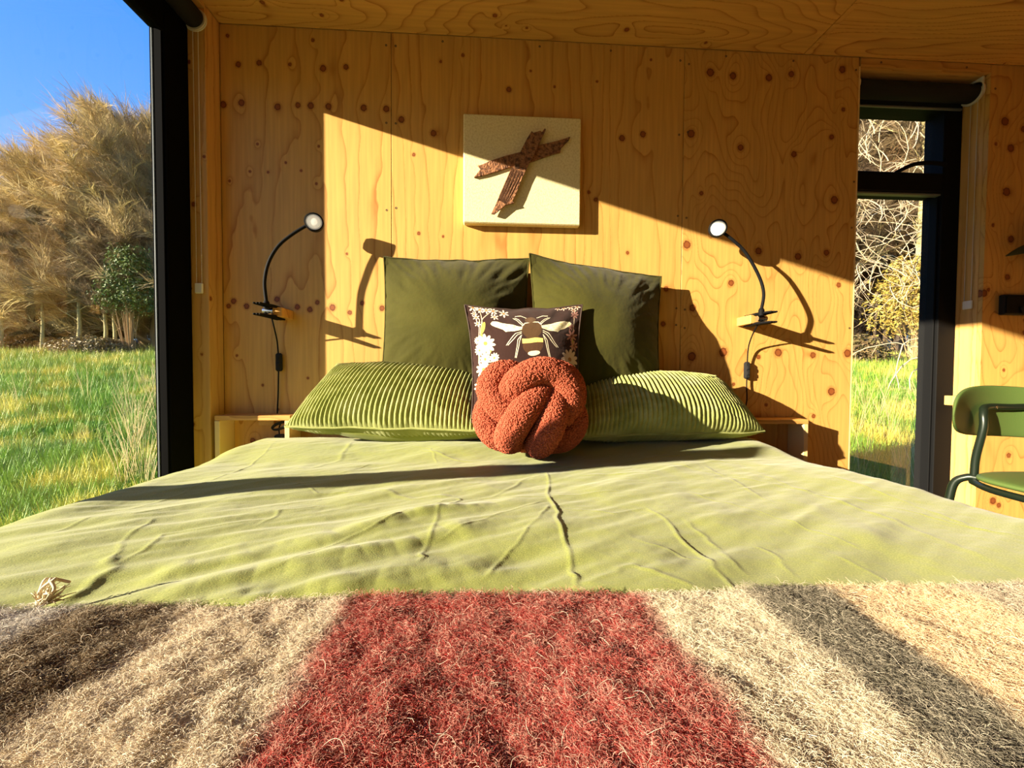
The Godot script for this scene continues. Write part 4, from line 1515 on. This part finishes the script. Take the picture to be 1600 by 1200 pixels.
func knot_cushion() -> void:
	var o := tag(base("knot_cushion", Vector3(0.135, 0.662, 0.375)), "rust-red boucle cushion knotted into a ball, in front of the bee cushion", "cushion")
	var tubes := [
		[0.043, [Vector3(-0.050, 0.02, 0.03), Vector3(-0.066, 0.056, 0.075), Vector3(-0.036, 0.094, 0.095), Vector3(0.020, 0.116, 0.092), Vector3(0.070, 0.104, 0.084), Vector3(0.104, 0.066, 0.082), Vector3(0.108, 0.020, 0.075), Vector3(0.090, -0.02, 0.045)]],
		[0.040, [Vector3(0.06, 0.115, 0.0), Vector3(0.105, 0.105, 0.015), Vector3(0.132, 0.064, 0.02), Vector3(0.128, 0.010, 0.022), Vector3(0.09, -0.02, 0.0)]],
		[0.042, [Vector3(-0.03, 0.085, 0.0), Vector3(-0.072, 0.108, 0.022), Vector3(-0.114, 0.100, 0.034), Vector3(-0.136, 0.062, 0.040), Vector3(-0.116, 0.020, 0.062), Vector3(-0.080, -0.008, 0.068), Vector3(-0.02, -0.03, 0.03)]],
		[0.042, [Vector3(-0.11, 0.03, -0.03), Vector3(-0.140, -0.004, -0.005), Vector3(-0.148, -0.044, 0.010), Vector3(-0.118, -0.088, 0.030), Vector3(-0.06, -0.105, 0.02)]],
		[0.044, [Vector3(0.04, 0.075, 0.02), Vector3(0.012, 0.044, 0.085), Vector3(-0.032, 0.000, 0.112), Vector3(-0.064, -0.052, 0.108), Vector3(-0.078, -0.088, 0.082), Vector3(-0.070, -0.100, 0.04)]],
		[0.043, [Vector3(0.075, 0.055, 0.02), Vector3(0.062, 0.026, 0.078), Vector3(0.052, -0.028, 0.112), Vector3(0.034, -0.076, 0.108), Vector3(0.018, -0.108, 0.080), Vector3(0.016, -0.11, 0.03)]],
		[0.042, [Vector3(0.11, 0.02, -0.02), Vector3(0.140, -0.020, -0.005), Vector3(0.140, -0.062, 0.008), Vector3(0.106, -0.100, 0.018), Vector3(0.05, -0.112, 0.0)]],
		[0.046, [Vector3(-0.09, -0.09, -0.02), Vector3(-0.12, 0.0, -0.06), Vector3(-0.05, 0.1, -0.07), Vector3(0.06, 0.1, -0.07), Vector3(0.12, 0.0, -0.06), Vector3(0.07, -0.1, -0.04), Vector3(-0.03, -0.11, -0.04)]],
		[0.05, [Vector3(-0.03, 0.02, -0.04), Vector3(0.0, -0.01, -0.02), Vector3(0.04, 0.0, -0.03)]],
	]
	var wool := mat(srgb(146, 74, 54), 0.95)
	wool.metallic_specular = 0.1
	wool.rim_enabled = true
	wool.rim = 0.4
	wool.rim_tint = 0.5
	var nub := MB.new()
	var P := PackedVector3Array()
	var U := PackedVector2Array()
	for j in 5:
		for i in 8:
			var a := TAU * i / 7.0
			var t := PI * j / 4.0
			P.append(Vector3(sin(t) * cos(a), cos(t), sin(t) * sin(a)) * (0.0026 + 0.0005 * sin(a * 3.0)))
			U.append(Vector2())
	grid(nub, P, U, 8, 5, true)
	var nm := to_mesh(nub)
	var xf := []
	var cc := []
	for t in tubes:
		var pts := curve(t[1], 8)
		var mb := MB.new()
		var r: float = t[0]
		tube(mb, pts, same(r, pts.size()), 26, true)
		put(mb, "knotted_tube", wool, o)
		var len_t := 0.0
		for i in pts.size() - 1: len_t += (pts[i] as Vector3).distance_to(pts[i + 1])
		for i in int((len_t + 1.6 * r) * r * 1.15e6 * 0.42):
			var vi := rng.randi_range(0, mb.v.size() - 1)
			var tri_i := rng.randi_range(0, mb.ix.size() / 3 - 1) * 3
			var a := rng.randf()
			var b := rng.randf()
			if a + b > 1.0:
				a = 1.0 - a
				b = 1.0 - b
			var i0 := mb.ix[tri_i]
			var i1 := mb.ix[tri_i + 1]
			var i2 := mb.ix[tri_i + 2]
			var p := mb.v[i0] + (mb.v[i1] - mb.v[i0]) * a + (mb.v[i2] - mb.v[i0]) * b
			var nn := mb.n[i0]
			if p.z < -0.06: continue
			p += nn * 0.0006
			xf.append(Transform3D(Basis(Vector3(rng.randf_range(-1, 1), rng.randf_range(-1, 1), rng.randf_range(-1, 1)).normalized(), rng.randf() * TAU).scaled(Vector3.ONE * rng.randf_range(0.6, 1.25)), p))
			var k := rng.randf_range(0.8, 1.2)
			var c := lin(164, 86, 64)
			cc.append(Color(c.r * k, c.g * k, c.b * k))
	var bm := mat(Color.WHITE, 0.95)
	bm.vertex_color_use_as_albedo = true
	bm.metallic_specular = 0.1
	scatter(nm, xf, cc, "boucle_loops", bm, o)


# ---------------------------------------------------------------- lamps, shelves, picture
func clip_lamp(label: String, neck: Array, face_dir: Vector3, grip: Vector3, side: float, cord: Array, switch_at: Vector3) -> void:
	var o := tag(base("clip_lamp"), label, "lamp", "reading lamps clipped beside the bed")
	var n := MB.new()
	var pts := curve(neck, 8)
	tube(n, pts, same(0.0062, pts.size()), 10)
	put(n, "gooseneck", M.black, o)
	# head: a shallow round cup with a white diffuser
	var hd := MB.new()
	var c: Vector3 = neck[-1]
	lathe(hd, c - face_dir * 0.012, face_dir, [[0.0, -0.020], [0.022, -0.018], [0.031, -0.010], [0.034, 0.006], [0.034, 0.026], [0.0295, 0.0275], [0.0285, 0.023]], 32)
	var head := put(hd, "lamp_head", M.black, o)
	var ln := MB.new()
	lathe(ln, c - face_dir * 0.012, face_dir, [[0.0286, 0.0215], [0.024, 0.0248], [0.012, 0.0262], [0.0, 0.0265]], 32)
	put(ln, "diffuser", M.lens, head)
	var glow := OmniLight3D.new()
	glow.name = "lamp_glow"
	glow.light_color = srgb(255, 244, 224)
	glow.light_energy = 0.0006
	glow.light_size = 0.024
	glow.omni_range = 6.0
	glow.omni_attenuation = 2.0
	glow.shadow_enabled = true
	glow.position = c + face_dir * 0.045
	o.add_child(glow, true)
	# clamp: two jaws that open towards the wall, their handles towards the room
	for up in [1.0, -1.0]:
		var j := MB.new()
		var tip := grip + Vector3(0, up * 0.021, -0.042)
		var piv := grip + Vector3(-side * 0.004, up * 0.019, 0.038)
		var end := grip + Vector3(side * 0.014, up * 0.020 + 0.001, 0.094)
		for w in [-0.014, 0.0, 0.014]:
			tube(j, [tip + Vector3(w, 0, 0), piv + Vector3(w, 0, 0), end + Vector3(w * 0.8, 0, 0)], [0.0038, 0.006, 0.004], 8)
		box(j, Vector3(grip.x - 0.017, grip.y + up * 0.021 - 0.0028, grip.z - 0.045), Vector3(grip.x + 0.017, grip.y + up * 0.021 + 0.0028, grip.z + 0.045), 0.002)
		put(j, "clamp_jaw", M.black, o)
	var sp := MB.new()
	lathe(sp, grip + Vector3(-0.019, 0, 0.044), Vector3.RIGHT, [[0.0, 0.0], [0.011, 0.0], [0.011, 0.038], [0.0, 0.038]], 18)
	put(sp, "clamp_spring", M.chrome, o)
	var ft := MB.new()
	lathe(ft, (neck[0] as Vector3) + Vector3(0, -0.026, 0), Vector3.UP, [[0.0, 0.0], [0.011, 0.0], [0.011, 0.022], [0.007, 0.03], [0.0, 0.03]], 16)
	put(ft, "neck_socket", M.black, o)
	var cb := MB.new()
	var cp := curve(cord, 8)
	tube(cb, cp, same(0.0028, cp.size()), 6)
	var pc := put(cb, "power_cord", M.black, o)
	var sw := MB.new()
	box(sw, switch_at + Vector3(-0.0125, -0.037, -0.009), switch_at + Vector3(0.0125, 0.037, 0.009), 0.006)
	box(sw, switch_at + Vector3(-0.006, 0.004, 0.008), switch_at + Vector3(0.006, 0.020, 0.012), 0.002)
	box(sw, switch_at + Vector3(-0.006, -0.020, 0.008), switch_at + Vector3(0.006, -0.004, 0.012), 0.002)
	put(sw, "cord_switch", M.matt_black, pc)


func lamps() -> void:
	tag(one_box("wooden_block", Vector3(-0.873, 0.986, 0.0005), Vector3(-0.803, 1.022, 0.092), M.birch, null, 0.002, 0, Vector2(0.2, 0.25)), "small plywood block on the wall holding the left lamp's clip", "block", "lamp blocks on the wall")
	tag(one_box("wooden_block", Vector3(1.070, 0.982, 0.0005), Vector3(1.140, 1.018, 0.092), M.birch, null, 0.002, 0, Vector2(0.3, 0.1)), "small plywood block on the wall holding the right lamp's clip", "block", "lamp blocks on the wall")
	clip_lamp("black gooseneck clip lamp on the left block, head bent to the right",
		[Vector3(-0.842, 1.036, 0.125), Vector3(-0.846, 1.11, 0.128), Vector3(-0.832, 1.183, 0.125), Vector3(-0.800, 1.245, 0.12), Vector3(-0.756, 1.292, 0.11), Vector3(-0.706, 1.331, 0.10), Vector3(-0.676, 1.345, 0.098)],
		Vector3(0.30, -0.10, 0.95).normalized(), Vector3(-0.842, 1.004, 0.066), -1.0,
		[Vector3(-0.835, 0.985, 0.105), Vector3(-0.845, 0.95, 0.07), Vector3(-0.855, 0.90, 0.03), Vector3(-0.858, 0.853, 0.016), Vector3(-0.857, 0.81, 0.014), Vector3(-0.859, 0.75, 0.014), Vector3(-0.862, 0.68, 0.012), Vector3(-0.866, 0.604, 0.012)],
		Vector3(-0.857, 0.812, 0.012))
	clip_lamp("black gooseneck clip lamp on the right block, head bent to the left",
		[Vector3(1.092, 1.036, 0.125), Vector3(1.096, 1.10, 0.13), Vector3(1.077, 1.171, 0.125), Vector3(1.024, 1.262, 0.12), Vector3(0.973, 1.313, 0.115), Vector3(0.935, 1.343, 0.11), Vector3(0.913, 1.359, 0.108)],
		Vector3(-0.42, -0.12, 0.9).normalized(), Vector3(1.104, 1.000, 0.066), 1.0,
		[Vector3(1.098, 0.985, 0.105), Vector3(1.10, 0.95, 0.07), Vector3(1.108, 0.90, 0.03), Vector3(1.112, 0.845, 0.016), Vector3(1.113, 0.79, 0.014), Vector3(1.112, 0.73, 0.014), Vector3(1.110, 0.66, 0.02), Vector3(1.09, 0.604, 0.03)],
		Vector3(1.113, 0.790, 0.012))


func shelves() -> void:
	var o := tag(base("bedside_shelf"), "open plywood bedside box left of the bed, under the left lamp", "shelf", "plywood bedside boxes")
	one_box("shelf_top", Vector3(LEFT + 0.021, 0.584, 0.001), Vector3(-0.775, 0.603, 0.092), M.birch, o, 0.0015, 0)
	one_box("side_panel", Vector3(LEFT + 0.021, 0.22, 0.001), Vector3(LEFT + 0.040, 0.583, 0.092), M.edge, o, 0.0015)
	one_box("side_panel", Vector3(-0.797, 0.22, 0.001), Vector3(-0.778, 0.583, 0.092), M.edge, o, 0.0015)
	one_box("shelf_back", Vector3(LEFT + 0.041, 0.22, 0.001), Vector3(-0.798, 0.583, 0.006), M.birch, o, 0.001, 1, Vector2(0.03, 0.03))
	one_box("shelf_bottom", Vector3(LEFT + 0.041, 0.22, 0.0065), Vector3(-0.798, 0.239, 0.092), M.birch, o, 0.001, 0)
	one_box("batten", Vector3(-0.935, 0.556, 0.0065), Vector3(-0.875, 0.5835, 0.022), M.pine, o, 0.001, 0)
	var cb := MB.new()
	for k in 3:
		var pts := []
		for i in 25:
			var a := TAU * i / 24.0
			pts.append(Vector3(-0.835 + cos(a) * (0.032 - k * 0.002), 0.555 + sin(a) * 0.012 + cos(a) * 0.010 + k * 0.003, 0.045 + k * 0.007))
		tube(cb, pts, same(0.0028, 25), 6, false)
	tube(cb, curve([Vector3(-0.806, 0.566, 0.05), Vector3(-0.83, 0.58, 0.04), Vector3(-0.85, 0.545, 0.03), Vector3(-0.845, 0.50, 0.03), Vector3(-0.835, 0.44, 0.03)], 6), same(0.0028, 25), 6)
	box(cb, Vector3(-0.862, 0.49, 0.02), Vector3(-0.828, 0.522, 0.05), 0.006)
	tag(put(cb, "coiled_cable", M.matt_black), "black coiled cable with plug inside the left bedside box", "cable")
	var r := tag(base("bedside_shelf"), "open plywood bedside box right of the bed, mostly in shadow", "shelf", "plywood bedside boxes")
	one_box("shelf_top", Vector3(1.045, 0.566, 0.001), Vector3(1.332, 0.585, 0.092), M.birch, r, 0.0015, 0)
	one_box("side_panel", Vector3(1.312, 0.22, 0.001), Vector3(1.331, 0.5655, 0.092), M.edge, r, 0.0015)
	one_box("side_panel", Vector3(1.046, 0.22, 0.001), Vector3(1.065, 0.5655, 0.092), M.edge, r, 0.0015)
	one_box("shelf_back", Vector3(1.066, 0.22, 0.001), Vector3(1.311, 0.5655, 0.006), M.birch, r, 0.001, 1, Vector2(0.2, 0.0))
	one_box("shelf_bottom", Vector3(1.066, 0.22, 0.0065), Vector3(1.311, 0.239, 0.092), M.birch, r, 0.001, 0)


func extrude(mb: MB, outline: Array, z0: float, z1: float) -> void:
	var poly := PackedVector2Array()
	for p in outline: poly.append(Vector2(p[0], p[1]))
	var c := Vector2.ZERO
	for p in poly: c += p / poly.size()
	var tr := Geometry2D.triangulate_polygon(poly)
	for i in range(0, tr.size(), 3):
		var q := []
		var u := []
		for k in 3:
			var p := poly[tr[i + k]]
			q.append(Vector3(p.x, p.y, z1))
			u.append(p)
		face(mb, q, Vector3.BACK, u)
	for i in poly.size():
		var a := poly[i]
		var b := poly[(i + 1) % poly.size()]
		var n2 := Vector2(b.y - a.y, a.x - b.x)
		var mid := (a + b) / 2
		if Geometry2D.is_point_in_polygon(mid + n2.normalized() * 0.0008, poly): n2 = -n2
		face(mb, [Vector3(a.x, a.y, z0), Vector3(b.x, b.y, z0), Vector3(b.x, b.y, z1), Vector3(a.x, a.y, z1)], Vector3(n2.x, n2.y, 0), [a, b, b, a])


func wall_art() -> void:
	var o := tag(base("wall_picture"), "square cream canvas with two crossed strips of bark, above the cushions", "picture")
	var cm := mat(Color.WHITE, 0.9)
	cm.albedo_texture = noise_tex(0.09, [srgb(206, 192, 140), srgb(226, 214, 166), srgb(234, 224, 180)], 512, 91, 4)
	cm.uv1_scale = Vector3(2.0, 2.0, 1)
	bumpy(cm, noise_tex(0.2, [], 512, 92, 3), 0.08)
	one_box("canvas", Vector3(-0.1125, 1.384, 0.001), Vector3(0.3685, 1.820, 0.038), cm, o, 0.004)
	var bark := mat(Color.WHITE, 0.85)
	bark.albedo_texture = noise_tex(0.03, [srgb(56, 34, 22), srgb(112, 72, 46), srgb(160, 110, 72), srgb(80, 50, 32)], 256, 95, 5)
	bark.uv1_scale = Vector3(6, 6, 1)
	bumpy(bark, noise_tex(0.05, [], 256, 96, 5), 0.35)
	var back := [[-0.054, 1.609], [-0.041, 1.612], [-0.002, 1.63], [0.058, 1.652], [0.118, 1.669], [0.193, 1.699], [0.274, 1.721], [0.322, 1.738], [0.319, 1.728], [0.299, 1.708], [0.284, 1.692], [0.282, 1.675], [0.259, 1.669], [0.199, 1.647], [0.158, 1.631], [0.093, 1.611], [0.068, 1.606], [0.013, 1.586], [-0.026, 1.573], [-0.068, 1.563], [-0.041, 1.597]]
	var front := [[0.163, 1.749], [0.17, 1.742], [0.198, 1.751], [0.205, 1.746], [0.215, 1.761], [0.22, 1.759], [0.193, 1.699], [0.171, 1.653], [0.143, 1.598], [0.124, 1.558], [0.099, 1.493], [0.086, 1.468], [0.094, 1.461], [0.059, 1.452], [0.014, 1.414], [0.002, 1.416], [0.019, 1.451], [0.039, 1.501], [0.078, 1.591], [0.098, 1.616], [0.123, 1.676], [0.143, 1.716]]
	var a := MB.new()
	extrude(a, back, 0.0385, 0.047)
	put(a, "bark_strip", bark, o)
	var b := MB.new()
	extrude(b, front, 0.0475, 0.057)
	# curled grain standing on the strip: a knot spiral and long fibres
	var sp := []
	for i in 40:
		var t := i * 0.42
		sp.append(Vector3(0.106 + cos(t) * 0.0006 * t, 1.604 + sin(t) * 0.0006 * t, 0.058))
	tube(b, sp, same(0.0016, 40), 5)
	for i in 12:
		var f := i / 11.0
		var p0 := Vector3(lerpf(0.030, 0.062, f), lerpf(1.47, 1.455, f), 0.0572)
		var p1 := Vector3(lerpf(0.085, 0.128, f), lerpf(1.60, 1.585, f), 0.0572)
		tube(b, [p0, p0.lerp(p1, 0.5) + Vector3(0.004 * sin(i * 2.0), 0, 0), p1], [0.0008, 0.0018, 0.0008], 5)
	put(b, "bark_strip", bark, o)


# ---------------------------------------------------------------- chair, ledge, wall box, leaves
func chair_and_things() -> void:
	var green := mat(srgb(76, 96, 44), 0.55)
	bumpy(green, noise_tex(0.1, [], 256, 101, 3), 0.03)
	var tubing := mat(srgb(26, 36, 26), 0.35, 0.3)
	var o := tag(base("chair", Vector3(1.735, 0, 0.42), deg_to_rad(-4)), "green chair with a curved backrest on dark metal tubing", "chair")
	# backrest: a curved pad, its ends coming forward
	var mb := MB.new()
	var P := PackedVector3Array()
	var U := PackedVector2Array()
	var nu := 48
	var nv := 36
	for j in nv:
		var a := TAU * j / nv
		for i in nu:
			var f := -1.0 + 2.0 * i / (nu - 1)
			var x := 0.275 * sin(f * PI / 2)
			var e := absf(x) / 0.275
			var hh := 0.086 * pow(maxf(0.0, 1.0 - pow(e, 2.8)), 0.5)
			var bow := 0.105 * pow(e, 2.0)
			var t := 0.012 * pow(maxf(0.0, 1.0 - pow(e, 6.0)), 0.5)
			var cy := 0.636 + 0.016 * (1.0 - e * e) - 0.010 * x / 0.252
			P.append(Vector3(x, cy + hh * signf(sin(a)) * pow(absf(sin(a)), 0.75), bow + t * signf(cos(a)) * pow(absf(cos(a)), 0.5)))
			U.append(Vector2(x * 8.0, sin(a)))
	grid(mb, P, U, nu, nv, false, true)
	put(mb, "backrest", green, o)
	# tubing: hoop in front of the pad, down both sides to the seat
	var hp := MB.new()
	var loop := curve([Vector3(-0.118, 0.43, 0.03), Vector3(-0.120, 0.50, 0.035), Vector3(-0.119, 0.60, 0.052), Vector3(-0.113, 0.648, 0.046), Vector3(-0.085, 0.668, 0.030), Vector3(0.0, 0.668, 0.024), Vector3(0.085, 0.668, 0.030), Vector3(0.113, 0.648, 0.046), Vector3(0.119, 0.60, 0.052), Vector3(0.120, 0.50, 0.035), Vector3(0.118, 0.43, 0.03)], 6)
	tube(hp, loop, same(0.0105, loop.size()), 12)
	put(hp, "back_tube", tubing, o)
	var sm := MB.new()
	lathe(sm, Vector3(-0.060, 0.668, 0.035), Vector3.BACK, [[0.0055, 0.0], [0.0055, 0.002], [0.003, 0.003], [0.0, 0.0022]], 12)
	put(sm, "screw", M.chrome, o.get_node("back_tube"))
	# seat
	var st := MB.new()
	P = PackedVector3Array()
	U = PackedVector2Array()
	for j in 30:
		var a := TAU * j / 30
		for i in 40:
			var f := -1.0 + 2.0 * i / 39
			var z := 0.205 * sin(f * PI / 2)
			var e := absf(z) / 0.205
			var hw := 0.195 * pow(maxf(0.0, 1.0 - pow(e, 5.0)), 0.5)
			var t := 0.018 * pow(maxf(0.0, 1.0 - pow(e, 8.0)), 0.5)
			var x := hw * signf(cos(a)) * pow(absf(cos(a)), 0.8)
			P.append(Vector3(x, 0.445 + t * signf(sin(a)) * pow(absf(sin(a)), 0.7) - 0.008 * (1.0 - e) * (1.0 - absf(x) / 0.22), 0.235 + z))
			U.append(Vector2(x * 8.0, z * 8.0))
	grid(st, P, U, 40, 30, true, true)
	put(st, "seat", green, o)
	for s in [-1.0, 1.0]:
		var rl := MB.new()
		tube(rl, curve([Vector3(s * 0.122, 0.418, 0.03), Vector3(s * 0.172, 0.416, 0.14), Vector3(s * 0.172, 0.414, 0.34), Vector3(s * 0.16, 0.414, 0.40)], 6), same(0.0105, 19), 10)
		put(rl, "seat_rail", tubing, o)
	for s in [-1.0, 1.0]:
		var lg := MB.new()
		var pts := curve([Vector3(s * 0.118, 0.432, 0.035), Vector3(s * 0.130, 0.430, 0.02), Vector3(s * 0.146, 0.405, -0.002), Vector3(s * 0.154, 0.33, -0.012), Vector3(s * 0.166, 0.15, -0.035), Vector3(s * 0.175, 0.011, -0.05)], 6)
		tube(lg, pts, same(0.0115, pts.size()), 12)
		put(lg, "leg", tubing, o)
		var l2 := MB.new()
		pts = curve([Vector3(s * 0.165, 0.414, 0.39), Vector3(s * 0.195, 0.38, 0.41), Vector3(s * 0.215, 0.2, 0.42), Vector3(s * 0.225, 0.011, 0.43)], 6)
		tube(l2, pts, same(0.0115, pts.size()), 12)
		put(l2, "leg", tubing, o)

	tag(one_box("wooden_ledge", Vector3(2.045, 0.640, 0.001), Vector3(3.40, 0.682, 0.16), M.pine, null, 0.002, 0), "pine ledge along the wall, its end showing left of the chair's backrest", "shelf")
	var bx := base("wall_box", Vector3(2.290, 1.046, 0.001))
	tag(bx, "flat black wall box right of the narrow window", "wall box")
	one_box("box_body", Vector3(0, 0, 0), Vector3(0.20, 0.090, 0.022), M.matt_black, bx, 0.004)
	one_box("face_plate", Vector3(0.006, 0.006, 0.0225), Vector3(0.194, 0.084, 0.026), M.black, bx, 0.002)
	var pd := MB.new()
	tube(pd, curve([Vector3(0.075, 0.03, 0.03), Vector3(0.09, 0.0, 0.035), Vector3(0.13, -0.015, 0.04), Vector3(0.19, -0.02, 0.04)], 6), same(0.006, 19), 8)
	put(pd, "cable", M.matt_black, bx)
	# leaves reaching into the picture from a plant hung on the wall
	var pl := base("hanging_plant", Vector3(2.52, 1.24, 0.0))
	tag(pl, "dark leaves of a wall-hung plant at the right edge", "plant")
	var pot := MB.new()
	lathe(pot, Vector3(0, -0.02, 0.07), Vector3.UP, [[0.0, 0.0], [0.045, 0.0], [0.062, 0.10], [0.056, 0.10], [0.05, 0.09], [0.0, 0.09]], 24)
	put(pot, "pot", M.matt_black, pl)
	var leaf_m := mat(srgb(40, 52, 34), 0.5)
	for q in [[-0.245, 0.062, 0.03, 0.1], [-0.155, 0.125, 0.05, 0.2], [-0.10, 0.20, 0.06, 0.3], [0.10, 0.18, 0.07, 0.3], [0.16, 0.09, 0.08, 0.2]]:
		var tip := Vector3(q[0], q[1], q[2])
		var root := Vector3(0, 0.08, 0.07)
		var lm := MB.new()
		P = PackedVector3Array()
		U = PackedVector2Array()
		for i in 12:
			var f := i / 11.0
			var c := root.lerp(tip, f) + Vector3(0, q[3] * 0.3 * sin(f * PI), 0)
			var wd := 0.019 * sin(pow(f, 1.3) * PI) + 0.002
			for k in 3:
				P.append(c + Vector3(0, (k - 1) * wd, (0.004 if k == 1 else 0.0)))
				U.append(Vector2(k, f))
		grid(lm, P, U, 3, 12)
		put(lm, "leaf", leaf_m, pl)
